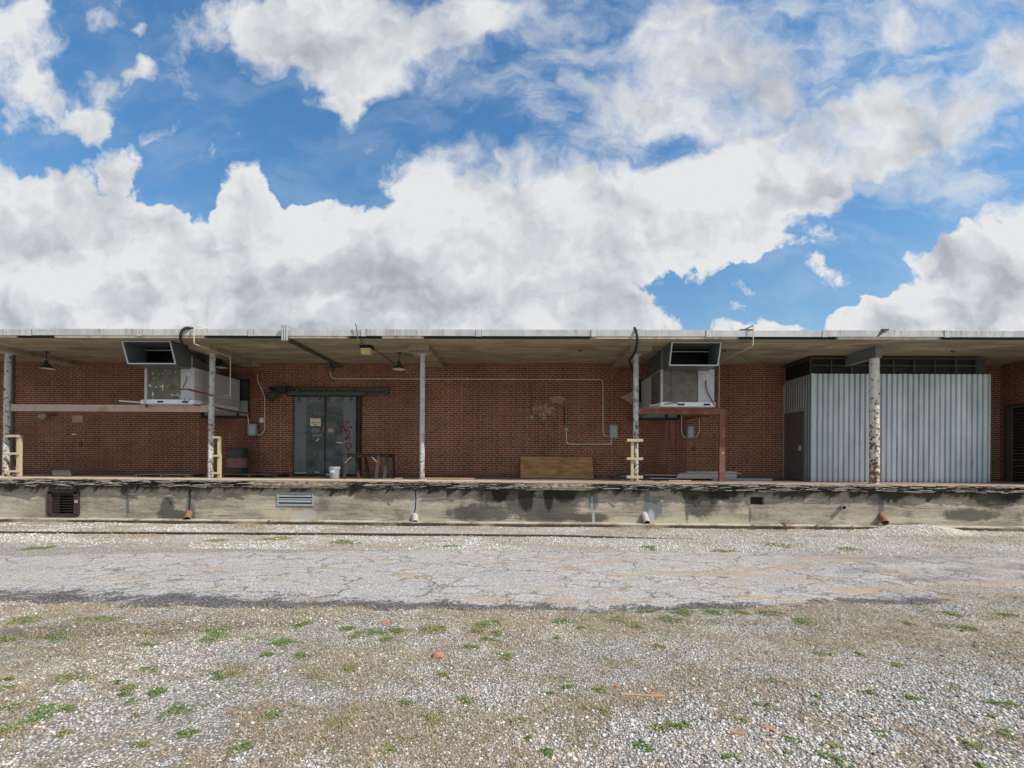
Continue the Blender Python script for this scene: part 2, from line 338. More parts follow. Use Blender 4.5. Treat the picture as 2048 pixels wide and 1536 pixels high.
# concrete edge of the roof slab: cream paint, black mould in long stretches
m, t, b = mat('roof edge concrete'); p = t.pos(); x, y, z = t.sep(p)
nz_ = t.noise(t.vm('MULTIPLY', p, (1, 1, 1)), 6, 5, .7)
mo = None
for a_, e_ in [(45, 112), (418, 566), (700, 760), (850, 1178), (1478, 1665), (1875, 2100)]:
    x0, x1 = at(a_, 676, 11.75)[0], at(e_, 676, 11.75)[0]
    q = t.m('MULTIPLY', t.step(x, x0-.35, x0+.25), t.step(x, x1-.25, x1+.35, 1., 0.)); mo = q if mo is None else t.m('MAXIMUM', mo, q)
mo = t.step(t.m('ADD', mo, t.m('MULTIPLY', t.m('SUBTRACT', nz_, .5), 1.0)), .38, .62)
c = t.mix(mo, t.ramp(nz_, [(.3, (.30, .25, .19)), (.55, (.55, .50, .42))]), (.014, .012, .010))
M['edge'] = fin_(m, t, b, c, .9)
# white metal fascia with rust runs
m, t, b = mat('fascia metal'); p = t.pos(); x, y, z = t.sep(p)
n1 = t.noise(t.vm('MULTIPLY', p, (2.0, 1, .6)), 2.2, 4); n2 = t.noise(t.vm('MULTIPLY', p, (14, 1, .8)), 1.0, 4, .7)
n4 = t.noise(p, .33, 3)
c = t.mix(t.step(n1, .35, .65), (.42, .42, .435), (.53, .525, .515))
rr = t.m('MULTIPLY', t.step(n2, .50, .66), t.step(n4, .42, .55)); rr = t.m('MULTIPLY', rr, t.step(z, 4.88, 5.10, .35, 1.))
c = t.mix(t.m('MULTIPLY', rr, .75), c, (.24, .18, .14))
M['fascia'] = fin_(m, t, b, c, .5, t.bump(t.noise(p, 2.5, 2), .01, .25), .0)
M['fascia_gap'] = simple('fascia joint shadow gap', (.03, .03, .03))
M['col'] = painted_rust('chipped white column paint', (.52, .55, .565), .515, .585, 12, (1.2, 4.2), (.035, .022, .018))
M['col_clean'] = painted_rust('sounder column paint', (.50, .54, .58), .495, .72, 17, (1.3, 3.6), (.06, .03, .018))
M['col2'] = painted_rust('badly rusted white column paint', (.66, .65, .62), .475, .60, 10, (1.3, 4.2), (.10, .035, .018))
M['ibeam'] = painted_rust('grey beam paint', (.20, .23, .25), .56, .6, 5, (0, 5), (.12, .09, .06))
M['redsteel'] = simple('oxide red steel', (.20, .075, .055), .6, .35, 4, dirt=(.30, .22, .19), dirtamt=.55)
M['fadedred'] = simple('faded oxide red steel', (.44, .34, .285), .6, .3, 3, dirt=(.20, .09, .06), dirtamt=.7)
M['galv'] = simple('galvanised duct', (.13, .15, .155), .42, .3, 5, .35, (.10, .12, .13), .4)
M['galv_in'] = simple('duct lining', (.10, .135, .15), .6, .3, 4, 0)
M['galv_lt'] = simple('bright flange', (.50, .55, .57), .4, .15, 8, .1)
M['acpaint'] = simple('unit paint', (.45, .45, .47), .5, .12, 3, dirt=(.22, .21, .22), dirtamt=.4)
M['acbase'] = simple('unit base rail', (.74, .76, .80), .5, .12, 5)
M['coil'] = None
m, t, b = mat('condenser coil'); p = t.pos(); x, y, z = t.sep(p)
wv = t.m('SINE', t.m('MULTIPLY', z, 420.)); n1 = t.noise(p, 5, 4)
c = t.mix(t.step(n1, .3, .7), (.15, .14, .115), (.24, .225, .19)); c = t.vm('SCALE', c, sc=t.m('MULTIPLY_ADD', wv, .22, .9))
M['coil'] = fin_(m, t, b, c, .6, t.bump(wv, .004, .6), .3)
M['fluff'] = simple('pale lint', (.62, .60, .55))
M['dark'] = simple('near black', (.016, .017, .018), .6)
M['black'] = simple('black rubber', (.022, .024, .026), .5)
M['conduit'] = simple('conduit', (.60, .60, .57), .5, .15, 8, .0)
M['cond_dark'] = simple('dark conduit', (.09, .085, .08), .6)
M['ebox'] = simple('grey electrical enclosure', (.25, .28, .30), .45, .12, 9)
M['ebox2'] = simple('lighter enclosure cover', (.36, .39, .40), .45, .1, 9)
M['gaspipe'] = simple('cream pipe paint', (.62, .52, .38), .6, .25, 8, dirt=(.35, .15, .05), dirtamt=.6)
M['lampdark'] = simple('green black enamel', (.03, .042, .038), .4)
M['lampin'] = simple('cream enamel', (.62, .56, .38), .5)
M['lens'] = simple('yellowed lens', (.60, .50, .24), .4)
M['white'] = simple('dull white plastic', (.62, .62, .58), .5, .1)
M['bucket'] = simple('bucket plastic', (.30, .32, .36), .45, .1, 4)
M['paper'] = simple('cream sign board', (.62, .57, .47), .7, .08)
M['ink'] = simple('ink', (.05, .05, .045))
M['pink'] = simple('faded pink sign', (.50, .30, .26))
M['spray'] = simple('red spray paint', (.24, .02, .04), .6, .3, 30)
m, t, b = mat('zinc clad door'); p = t.pos()
n1 = t.noise(p, 2.6, 6, .65); n2 = t.voro(p, 28, out='Color'); n3 = t.noise(p, 12, 4, .6)
c = t.ramp(n1, [(.3, (.040, .044, .042)), (.5, (.080, .088, .088)), (.62, (.115, .128, .13)), (.8, (.17, .185, .19))])
c = t.vm('SCALE', c, sc=t.m('ADD', t.m('MULTIPLY', t.sep(n2)[0], .3), t.m('MULTIPLY_ADD', n3, .6, .55)))
M['zinc'] = fin_(m, t, b, c, .5, t.bump(n3, .006, .5), .25)
M['zinclt'] = simple('newer zinc sheet', (.125, .145, .15), .42, .25, 3, .3, (.06, .065, .065), .5)
M['track'] = simple('green grey door track', (.055, .064, .058), .6, .3, 5)
m, t, b = mat('shed sheet'); p = t.pos(); x, y, z = t.sep(p)
n1 = t.noise(t.vm('MULTIPLY', p, (1, 1, .25)), 2.5, 5); n2 = t.noise(p, 1.1, 4)
c = t.mix(t.step(n1, .35, .7), (.46, .53, .57), (.60, .66, .69)); c = t.mix(t.step(n2, .55, .72, 0., .35), c, (.42, .38, .42))
c = t.mix(t.step(z, 1.18, 1.35, .25, 0.), c, (.25, .20, .16))
sf = t.m('FRACT', t.m('MULTIPLY', t.m('SUBTRACT', x, .35), 1.104)); sid = t.m('FLOOR', t.m('MULTIPLY', t.m('SUBTRACT', x, .35), 1.104))
tn = t.noise(t.comb(sid, 3.3, 1.7), 3.1, 0)
c = t.vm('SCALE', c, sc=t.m('MULTIPLY_ADD', tn, .35, .80)); c = t.mix(t.step(sf, .0, .012, .7, 0.), c, (.10, .11, .12))
sc_ = t.m('MULTIPLY', t.step(t.m('ABSOLUTE', t.m('SUBTRACT', t.m('FRACT', t.m('MULTIPLY', z, .86)), .5)), .0, .010, 1., 0.), t.step(t.m('ABSOLUTE', t.m('SUBTRACT', t.m('FRACT', t.m('MULTIPLY', x, 6.62)), .5)), .04, .09, 1., 0.))
c = t.mix(t.m('MULTIPLY', sc_, .6), c, (.14, .11, .09))
n5 = t.noise(t.vm('MULTIPLY', p, (5, 1, .5)), 2., 5, .65); c = t.mix(t.step(n5, .56, .74, 0., .45), c, (.24, .25, .25))
M['shed'] = fin_(m, t, b, c, .45, t.bump(t.noise(t.vm('MULTIPLY', p, (1, 1, .7)), 3.5, 3), .02, .35), .25)
M['doorgrey'] = simple('brown grey door', (.115, .105, .10), .5, .1)
M['wood_y'] = simple('yellow painted timber', (.50, .42, .27), .7, .15, 7, dirt=(.42, .30, .16), dirtamt=.5)
m, t, b = mat('plywood'); p = t.pos()
n1 = t.noise(t.vm('MULTIPLY', p, (1.1, 1, 9)), 1.6, 6, .6, 1.5); n2 = t.noise(p, 2, 4)
c = t.ramp(n1, [(.3, (.22, .105, .04)), (.5, (.40, .21, .085)), (.7, (.50, .29, .13))]); c = t.mix(t.step(n2, .5, .75, 0., .5), c, (.13, .075, .035))
M['ply'] = fin_(m, t, b, c, .75)
def wood(name, a, b_, c_, stretch=(1.5, 12, 12)):
    m, t, b = mat(name); p = t.pos(); n = t.noise(t.vm('MULTIPLY', p, stretch), 1.5, 6, .6, 1.)
    return fin_(m, t, b, t.ramp(n, [(.3, a), (.5, b_), (.7, c_)]), .8, t.bump(n, .004, .5))
M['oldwood'] = wood('old grey wood', (.05, .042, .035), (.10, .085, .07), (.17, .15, .125))
M['benchleg'] = wood('dark bench leg wood', (.035, .03, .026), (.065, .056, .048), (.11, .095, .08))
M['darkwood'] = wood('dark stained bench wood', (.022, .018, .016), (.045, .033, .028), (.09, .06, .05))
M['freshwood'] = wood('raw lumber', (.30, .19, .10), (.42, .28, .16), (.52, .37, .23))
M['bracewood'] = wood('pale brace wood', (.22, .19, .15), (.32, .28, .22), (.40, .36, .29))
M['block'] = simple('mossy concrete block', (.13, .135, .115), .95, .35, 12, dirt=(.08, .095, .06), dirtamt=.6)
M['drumdark'] = simple('drum blue black', (.035, .042, .048), .5, .3, 5)
M['drumred'] = simple('drum faded red', (.26, .105, .095), .6, .25, 5, dirt=(.16, .05, .04), dirtamt=.6)
M['vent_rust'] = simple('brown rusted iron', (.045, .030, .027), .7, .35, 9, dirt=(.09, .05, .035), dirtamt=.5)
M['louver'] = simple('grey louver', (.30, .335, .35), .45, .15, 5)
M['clay'] = simple('rusty drain pipe', (.25, .125, .08), .8, .3, 14, dirt=(.12, .06, .04), dirtamt=.7)
M['drainwhite'] = simple('whitened drain pipe', (.45, .42, .38), .8, .3, 14, dirt=(.10, .08, .06), dirtamt=.6)
M['panel'] = simple('dull metal panel', (.075, .08, .088), .5, .35, 4, .2)
M['panelw'] = simple('cream metal strip', (.52, .48, .42), .6, .15, 6)
M['glassdark'] = simple('dirty dark glass', (.03, .042, .045), .25, .3, 3)
M['glasspale'] = simple('painted pane', (.26, .33, .32), .5, .2, 3)
M['railsteel'] = simple('rusty rail', (.085, .06, .045), .75, .4, 6, dirt=(.20, .13, .08), dirtamt=.6)
M['brickfrag'] = simple('broken brick', (.42, .20, .13), .9, .25, 20)

# ---------------------------------------------------------------- mesh helpers
class MB:
    def __init__(s): s.v = []; s.f = []; s.mi = []; s.cur = 0
    def add(s, vs, fs):
        o = len(s.v); s.v += [tuple(v) for v in vs]; s.f += [tuple(o+i for i in f) for f in fs]; s.mi += [s.cur]*len(fs); return s
    def box(s, x0, x1, y0, y1, z0, z1):
        x0, x1 = sorted((x0, x1)); y0, y1 = sorted((y0, y1)); z0, z1 = sorted((z0, z1))
        return s.add([(x0,y0,z0),(x1,y0,z0),(x1,y1,z0),(x0,y1,z0),(x0,y0,z1),(x1,y0,z1),(x1,y1,z1),(x0,y1,z1)],
                     [(0,3,2,1),(4,5,6,7),(0,1,5,4),(1,2,6,5),(2,3,7,6),(3,0,4,7)])
    def bar(s, a, b, wd, th, up=(0, 0, 1)):
        a = Vector(a); b = Vector(b); d = (b-a).normalized(); u = Vector(up)
        if abs(d.dot(u)) > .95: u = Vector((0, 1, 0))
        sx = d.cross(u).normalized()*wd/2; sz = d.cross(sx).normalized()*th/2
        vs = [a-sx-sz, a+sx-sz, a+sx+sz, a-sx+sz, b-sx-sz, b+sx-sz, b+sx+sz, b-sx+sz]
        return s.add(vs, [(0,3,2,1),(4,5,6,7),(0,1,5,4),(1,2,6,5),(2,3,7,6),(3,0,4,7)])
    def tube(s, pts, r, n=10, cap=True, rend=None):
        pts = [Vector(p) for p in pts]; rings = []; prev = None
        for i, p in enumerate(pts):
            d = (pts[min(i+1, len(pts)-1)]-pts[max(i-1, 0)]).normalized()
            if prev is None:
                a = Vector((0, 0, 1)) if abs(d.z) < .9 else Vector((1, 0, 0)); prev = d.cross(a).normalized()
            u = (prev-d*prev.dot(d)).normalized(); prev = u; v = d.cross(u)
            rr = r if rend is None else r+(rend-r)*i/(len(pts)-1)
            rings.append([p+(u*math.cos(2*math.pi*k/n)+v*math.sin(2*math.pi*k/n))*rr for k in range(n)])
        vs = [q for rg in rings for q in rg]; fs = []
        for i in range(len(pts)-1):
            for k in range(n):
                a = i*n+k; b = i*n+(k+1) % n; fs.append((a, b, b+n, a+n))
        if cap: fs.append(tuple(reversed(range(n)))); fs.append(tuple((len(pts)-1)*n+k for k in range(n)))
        return s.add(vs, fs)
    def lathe(s, c, prof, n=24, axis='z'):
        vs = []; fs = []
        for r, h in prof:
            for k in range(n):
                a = 2*math.pi*k/n; vs.append((c[0]+r*math.cos(a), c[1]+r*math.sin(a), c[2]+h) if axis == 'z' else (c[0]+r*math.cos(a), c[1]+h, c[2]+r*math.sin(a)))
        for i in range(len(prof)-1):
            for k in range(n):
                a = i*n+k; b = i*n+(k+1) % n; fs.append((a, b, b+n, a+n))
        return s.add(vs, fs)
    def ribbon(s, pts, wd, Y, th=.002):
        for (x0, z0), (x1, z1) in zip(pts, pts[1:]):
            dx_, dz_ = x1-x0, z1-z0; L = math.hypot(dx_, dz_) or 1e-6; nx, nz2 = -dz_/L*wd/2, dx_/L*wd/2; ex, ez = dx_/L*wd*.3, dz_/L*wd*.3
            s.add([(x0-ex+nx, Y, z0-ez+nz2), (x0-ex-nx, Y, z0-ez-nz2), (x1+ex-nx, Y, z1+ez-nz2), (x1+ex+nx, Y, z1+ez+nz2)], [(0, 1, 2, 3)])
        return s
    def build(s, name, m, parent=None, smooth=False, bevel=0., label=None):
        me = bpy.data.meshes.new(name)
        off = Vector((0, 0, 0)); q = parent
        while q is not None: off += q.location; q = q.parent
        me.from_pydata([(v[0]-off.x, v[1]-off.y, v[2]-off.z) for v in s.v], [], s.f); me.validate()
        ms = m if isinstance(m, (list, tuple)) else [m]
        for k in ms: me.materials.append(k)
        if len(ms) > 1:
            for pl, i in zip(me.polygons, s.mi): pl.material_index = i
        if smooth:
            for pl in me.polygons: pl.use_smooth = True
            try: me.set_sharp_from_angle(angle=R(40))
            except Exception: pass
        o = bpy.data.objects.new(name, me); C.objects.link(o); o.parent = parent
        if bevel:
            bv = o.modifiers.new('bevel', 'BEVEL'); bv.width = bevel; bv.segments = 2; bv.limit_method = 'ANGLE'
        if label: o['label'] = label
        return o
def split_build(mb, name, m, parent, **k):
    """one part per connected piece"""
    par = list(range(len(mb.v)))
    def fnd(i):
        while par[i] != i: par[i] = par[par[i]]; i = par[i]
        return i
    for f in mb.f:
        for i in f[1:]: par[fnd(i)] = fnd(f[0])
    gs = {}
    for f, mi in zip(mb.f, mb.mi): gs.setdefault(fnd(f[0]), []).append((f, mi))
    out = []
    for fs_ in gs.values():
        q = MB(); ids = sorted({i for f, _ in fs_ for i in f}); mp = {i: n_ for n_, i in enumerate(ids)}
        q.v = [mb.v[i] for i in ids]; q.f = [tuple(mp[i] for i in f) for f, _ in fs_]; q.mi = [mi for _, mi in fs_]; out.append(q.build(name, m, parent, **k))
    return out
def thing(name, loc, label, cat, group=None):
    o = bpy.data.objects.new(name, None); C.objects.link(o); o.location = loc; o.empty_display_size = .1
    return tag(o, label, cat, group)
def tag(o, label=None, cat=None, group=None, kind=None):
    if label: o['label'] = label
    if cat: o['category'] = cat
    if group: o['group'] = group
    if kind: o['kind'] = kind
    return o
def solo(mb, name, m, loc, label, cat, group=None, **k):
    e = bpy.data.objects.new('tmp', None); e.location = loc
    o = mb.build(name, m, e, **k); o.parent = None; o.location = loc; bpy.data.objects.remove(e)
    return tag(o, label, cat, group)
def arc(pts, r=.08, n=5):
    """round the corners of a path"""
    P = [Vector(p) for p in pts]; out = [P[0]]
    for a, b_, c_ in zip(P, P[1:], P[2:]):
        u = (a-b_); v = (c_-b_); k = min(r, u.length*.45, v.length*.45); s_, e_ = b_+u.normalized()*k, b_+v.normalized()*k
        for i in range(n+1):
            q = i/n; out.append(s_*(1-q)**2+b_*2*q*(1-q)+e_*q*q)
    out.append(P[-1]); return out
def P3(px, py, Y): x_, z_ = at(px, py, Y); return (x_, Y, z_)

# ---------------------------------------------------------------- ground
def gh(x, y):
    return .022*mn.noise((x*.55, y*.8, 3.1)) + .010*mn.noise((x*2.1, y*2.3, 7.7))
def lin(a, b, n): return [a+(b-a)*i/n for i in range(n+1)]
gx = [-400, -200, -100, -60, -40, -30, -24, -20, -18] + lin(-16, 16, 230) + [18, 20, 24, 30, 40, 60, 100, 200, 400]
gy = [-400, -150, -60, -30, -15, -8, -4, -2, 0, 1, 1.8] + lin(2.2, 12.6, 84) + [14, 17, 22, 30, 50, 100, 200, 400]
vs = [(x_, y_, (gh(x_, y_) if 1.5 < y_ < 12.7 and abs(x_) < 17 else 0.)) for y_ in gy for x_ in gx]
nx_ = len(gx); fs = [(j*nx_+i, j*nx_+i+1, (j+1)*nx_+i+1, (j+1)*nx_+i) for j in range(len(gy)-1) for i in range(nx_-1)]
m, t, b = mat('gravelly ground'); p = t.pos(); x, y, z = t.sep(p)
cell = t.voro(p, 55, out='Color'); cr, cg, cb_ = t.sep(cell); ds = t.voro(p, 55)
cell2 = t.voro(p, 130, out='Color'); c2 = t.sep(cell2)[0]
big = t.noise(t.map(p, rot=(0, 0, R(25)), sc=(.7, 1.5, 1)), .9, 6, .62, .6); med = t.noise(p, 4.2, 5, .65)
stone = t.ramp(cr, [(0, (.26, .245, .22)), (.35, (.46, .435, .395)), (.7, (.60, .57, .52)), (1, (.76, .73, .67))])
stone = t.mix(t.step(cg, .8, .95, 0., .6), stone, (.40, .30, .20))
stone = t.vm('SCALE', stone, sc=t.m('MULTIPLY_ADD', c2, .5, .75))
stone = t.vm('SCALE', stone, sc=t.step(ds, .24, .62, 1.15, .38))  # darker cell rims: shade between stones painted into the colour
soil = t.mix(med, (.30, .22, .145), (.58, .48, .36))
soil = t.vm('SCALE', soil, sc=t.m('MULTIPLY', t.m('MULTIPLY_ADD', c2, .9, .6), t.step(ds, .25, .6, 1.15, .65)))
sm = t.m('ADD', t.m('MULTIPLY', big, .65), t.m('MULTIPLY', med, .35))
# the strip before the dock carries more straw, dust and leaves
strip = t.m('MULTIPLY', t.step(y, 8.8, 9.4), t.step(t.noise(t.vm('MULTIPLY', p, (.4, 2.2, 1)), 1.6, 6, .68), .50, .58))
sm = t.m('ADD', sm, t.m('MULTIPLY', t.m('MULTIPLY', t.step(y, 4.3, 4.9), t.step(y, 6.2, 5.6)), .055))
dm = t.m('MAXIMUM', t.m('MULTIPLY', t.step(sm, .49, .60, .10, .62), t.step(y, 8.5, 9.3, 1., .35)), t.m('MULTIPLY', strip, .9))
stone = t.mix(t.step(y, 8.6, 9.4, 0., .45), stone, (.56, .53, .48))
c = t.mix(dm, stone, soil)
straw = t.noise(t.vm('MULTIPLY', p, (1, 2.2, 1)), 12, 5, .7)
c = t.mix(t.m('MULTIPLY', t.step(straw, .55, .68, 0., .75), t.step(sm, .42, .52)), c, (.40, .26, .14))
grn = t.m('MULTIPLY', t.step(t.noise(t.vm('MULTIPLY', p, (.8, 1.6, 1)), 2.3, 5, .7), .60, .70), t.step(t.noise(p, 14, 3), .42, .55))
c = t.mix(t.m('MULTIPLY', grn, .6), c, (.17, .19, .07))
# a darker rut with tar crumbs at the left, next to the pavement
rut = t.blob(t.comb(x, y, 0), (gr(190, 1262)[0], gr(190, 1262)[1]), (2.9, .30), R(9), 1.)
c = t.mix(t.m('MULTIPLY', t.step(t.m('ADD', rut, t.m('MULTIPLY', t.m('SUBTRACT', med, .5), 1.2)), .35, .7), .65), c, (.10, .085, .07))
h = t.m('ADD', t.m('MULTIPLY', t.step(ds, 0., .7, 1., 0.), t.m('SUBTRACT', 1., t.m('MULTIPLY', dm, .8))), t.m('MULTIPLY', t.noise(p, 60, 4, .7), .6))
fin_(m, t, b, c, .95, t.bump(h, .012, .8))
me = bpy.data.meshes.new('ground'); me.from_pydata(vs, [], fs); me.materials.append(m)
for pl in me.polygons: pl.use_smooth = True
o = bpy.data.objects.new('ground', me); C.objects.link(o); tag(o, kind='structure')

# worn asphalt strip
poly_px = [(-700,1122),(0,1113),(300,1107),(700,1104),(1000,1102),(1400,1104),(1650,1110),(1800,1113),(2100,1117),(2700,1122),(2700,1188),(2048,1178),(1870,1165),(1835,1172),
           (1905,1196),(1860,1209),(1650,1207),(1560,1213),(1300,1221),(1000,1220),(700,1214),(350,1213),(150,1206),(0,1194),(-700,1182)]
PG = np.array([gr(*q) for q in poly_px])
def sdist(X, Y):
    A = PG; B = np.roll(PG, -1, 0); best = np.full(X.shape, 1e9); ins = np.zeros(X.shape, bool)
    for (ax, ay_), (bx, by) in zip(A, B):
        ex, ey = bx-ax, by-ay_; tt = np.clip(((X-ax)*ex+(Y-ay_)*ey)/(ex*ex+ey*ey), 0, 1)
        best = np.minimum(best, np.hypot(X-ax-tt*ex, Y-ay_-tt*ey))
        cnd = ((ay_ > Y) != (by > Y)) & (X < (bx-ax)*(Y-ay_)/((by-ay_) or 1e-9)+ax); ins ^= cnd
    return np.where(ins, best, -best)
ax_ = np.arange(-16, 16.01, .07); ay2 = np.arange(4.9, 9.6, .06)
XX, YY = np.meshgrid(ax_, ay2); SD = sdist(XX, YY)
NZ = np.array([[mn.fractal((x_*1.6, y_*2.2, 1.0), 1.0, 2.2, 4) for x_ in ax_] for y_ in ay2])
GH = np.array([[gh(x_, y_) for x_ in ax_] for y_ in ay2])
SD = SD+NZ*.16
ZZ = GH+np.clip(SD*.10, -.03, .010)+.004
n2x = len(ax_); keep = SD > -.12; vs = np.stack([XX, YY, ZZ], -1).reshape(-1, 3)
fs = [(j*n2x+i, j*n2x+i+1, (j+1)*n2x+i+1, (j+1)*n2x+i) for j in range(len(ay2)-1) for i in range(n2x-1) if keep[j, i] or keep[j+1, i+1]]
m, t, b = mat('worn asphalt'); p = t.pos(); x, y, z = t.sep(p)
cr = t.sep(t.voro(p, 75, out='Color'))[0]; n1 = t.noise(p, .8, 5, .6); n2 = t.noise(p, 30, 4, .7)
c = t.ramp(cr, [(0, (.20, .194, .19)), (.5, (.385, .372, .362)), (1, (.60, .58, .56))])
c = t.vm('SCALE', c, sc=t.m('MULTIPLY_ADD', n1, .5, .78))
ck = t.voro(t.vm('ADD', t.vm('MULTIPLY', p, (.55, 1.0, 1)), t.vm('SCALE', t.noise(p, 2.5, 4, .6, color=True), sc=.5)), 1.15, 'DISTANCE_TO_EDGE')
ck2 = t.voro(t.vm('ADD', t.vm('MULTIPLY', p, (.6, 1.0, 1)), t.vm('SCALE', t.noise(p, 5, 4, .6, color=True), sc=.25)), 3.6, 'DISTANCE_TO_EDGE')
crack = t.m('MAXIMUM', t.m('MULTIPLY', t.step(ck, .0, .021, 1., 0.), t.step(t.noise(p, 1.3, 3), .40, .55, .2, 1.)), t.m('MULTIPLY', t.step(ck2, 0., .06, .9, 0.), t.step(n1, .44, .56)))
c = t.mix(t.m('MULTIPLY', crack, .8), c, t.mix(t.step(n1, .5, .6), (.055, .05, .05), (.16, .115, .06)))
# tar showing where the surface has broken up, along the near edge and to the right
att = t.n.new('ShaderNodeAttribute'); att.attribute_name = 'edge'; ed = att.outputs['Fac']
ed = t.m('MULTIPLY', ed, t.m('ADD', t.step(t.noise(p, .7, 4, .6), .38, .62, .65, 1.05), 0.))
br = t.step(t.m('ADD', ed, t.m('ADD', t.m('MULTIPLY', t.m('SUBTRACT', n2, .5), 1.5), t.m('MULTIPLY', t.m('SUBTRACT', t.noise(p, 5, 5, .7), .5), 1.4))), .42, .75)
agg = t.voro(p, 60); cag = t.sep(t.voro(p, 60, out='Color'))[1]
tar = t.mix(t.m('MULTIPLY', t.step(agg, .38, .22), t.step(cag, .35, .5)), (.050, .047, .052), (.50, .49, .48))
c = t.mix(t.m('MULTIPLY', br, .9), c, tar)
rp = t.m('MULTIPLY', t.step(x, 2.5, 7.), t.step(t.noise(p, 1.1, 4), .40, .6)); c = t.mix(t.m('MULTIPLY', rp, t.step(n2, .35, .6, .2, .65)), c, tar)
dirt = t.step(t.m('ADD', t.noise(t.vm('MULTIPLY', p, (.5, 1.8, 1)), 1.5, 6, .65), t.m('MULTIPLY', t.step(x, -1., 2.), .06)), .575, .64)
c = t.vm('MULTIPLY', c, (1.0, .975, .945))
c = t.mix(t.m('MULTIPLY', dirt, t.step(n2, .3, .6, .25, .85)), c, (.42, .30, .18))
fin_(m, t, b, c, .9, t.bump(t.m('SUBTRACT', t.m('ADD', t.m('MULTIPLY', cr, .3), t.m('MULTIPLY', n2, .5)), crack), .008, .7))
me = bpy.data.meshes.new('road'); me.from_pydata([tuple(v) for v in vs], [], fs); me.materials.append(m)
# crumbled band: strong on the near side
nearedge = np.clip(1.12-SD/(.30+.75*np.exp(-((XX+5.)/2.6)**2)+.35*np.exp(-((XX-7.)/2.)**2)), 0, 1)*np.clip((7.2-YY)/1.2, .12, 1)
at_ = me.attributes.new('edge', 'FLOAT', 'POINT'); at_.data.foreach_set('value', nearedge.reshape(-1).astype(np.float32))
for pl in me.polygons: pl.use_smooth = True
o = bpy.data.objects.new('road', me); C.objects.link(o); tag(o, kind='structure')

# loose gravel: one mesh of angular stones
rng = np.random.default_rng(5)
ico = bpy.data.meshes.new('tmp'); import bmesh
bm = bmesh.new(); bmesh.ops.create_icosphere(bm, subdivisions=1, radius=1); 
iv = np.array([v.co[:] for v in bm.verts]); ifc = np.array([[v.index for v in f.verts] for f in bm.faces]); bm.free(); bpy.data.meshes.remove(ico)
HX, HY = wx(1850, 11.75), 11.72
def heap(X, Y):
    X, Y = X-HX, Y-HY; k = max(0, 1-(X/(1.0 if X > 0 else 1.5))**2*.9-(Y/.62)**2); k2 = max(0, 1-(X/3.1)**2-(Y/.55)**2)
    return k**1.4*.15+k2*.035+.018*mn.noise((X*6, Y*6, 0))*(k2 > 0)-.02
def stones(name, XY, rad, cols, zoff=0.0, mt=None):
    n = len(XY); jit = rng.uniform(.62, 1.25, (n, 12, 1)); s3 = rng.uniform(.65, 1.3, (n, 1, 3)); s3[:, :, 2] *= .72
    V = iv[None]*jit*s3*rad[:, None, None]
    a = rng.uniform(0, 6.28, n); ca, sa = np.cos(a)[:, None], np.sin(a)[:, None]
    X = V[..., 0]*ca-V[..., 1]*sa; Y = V[..., 0]*sa+V[..., 1]*ca
    gz = np.array([max(gh(x_, y_), heap(x_, y_) if y_ > 11 and abs(x_-HX) < 3.2 else -9) for x_, y_ in XY])
    V = np.stack([X+XY[:, :1], Y+XY[:, 1:], V[..., 2]+gz[:, None]+zoff+rad[:, None]*.22], -1).reshape(-1, 3)
    F = (ifc[None]+np.arange(n)[:, None, None]*12).reshape(-1, 3)
    return rawmesh(name, V, F, np.repeat(cols, 12, 0), mt)
def rawmesh(name, V, F, cols, mt):
    me = bpy.data.meshes.new(name); k = F.shape[1]
    me.vertices.add(len(V)); me.vertices.foreach_set('co', V.astype(np.float32).reshape(-1))
    me.loops.add(F.size); me.loops.foreach_set('vertex_index', F.astype(np.int32).reshape(-1))
    me.polygons.add(len(F)); me.polygons.foreach_set('loop_start', np.arange(0, F.size, k, dtype=np.int32))
    if cols is not None:
        ca_ = me.color_attributes.new('tint', 'FLOAT_COLOR', 'POINT')
        ca_.data.foreach_set('color', np.concatenate([cols, np.ones((len(cols), 1))], 1).astype(np.float32).reshape(-1))
    me.update(calc_edges=True); me.materials.append(mt)
    o = bpy.data.objects.new(name, me); C.objects.link(o); return o
def tintmat(name, rough=.9, trans=False):
    m, t, b = mat(name); a = t.n.new('ShaderNodeAttribute'); a.attribute_name = 'tint'
    c = t.vm('SCALE', a.outputs['Color'], sc=t.m('MULTIPLY_ADD', t.noise(t.pos(), 90, 3), .6, .7))
    return fin_(m, t, b, c, rough)
tm = tintmat('stone tint'); lm = tintmat('leaf tint', .7)
def samp(n, y0, y1, pw=1.0):
    yy = y0+(y1-y0)*rng.uniform(0, 1, n)**pw; xx = rng.uniform(-1.2, 1.2, n)*yy; return np.stack([xx, yy], -1)
def npn(XY, sc, seed, oct_=3): return np.array([mn.fractal((x_*sc, y_*sc, seed), 1., 2.1, oct_) for x_, y_ in XY])
XY = samp(90000, 2.3, 6.2, 1.2); XY = XY[sdist(XY[:, 0], XY[:, 1]) < .03]
dn = npn(XY, .8, 9.3); right = np.clip((XY[:, 0]/XY[:, 1])*.55+.1, 0, .5)*(XY[:, 1] < 3.8)
keep = rng.uniform(0, 1, len(XY)) < np.clip(.50-dn*.9+right, .10, 1); XY = XY[keep]; right = right[keep]
rad = rng.gamma(6, .00105, len(XY))*(.9+right*.55)+.0016
tone = np.clip(rng.normal(.48, .18, len(XY)), .09, .85)[:, None]; warm = rng.uniform(0, 1, (len(XY), 1))
cols = tone*np.where(warm > .84, [[1.0, .80, .60]], np.where(warm > .3, [[1, .945, .86]], [[.97, .97, .97]]))
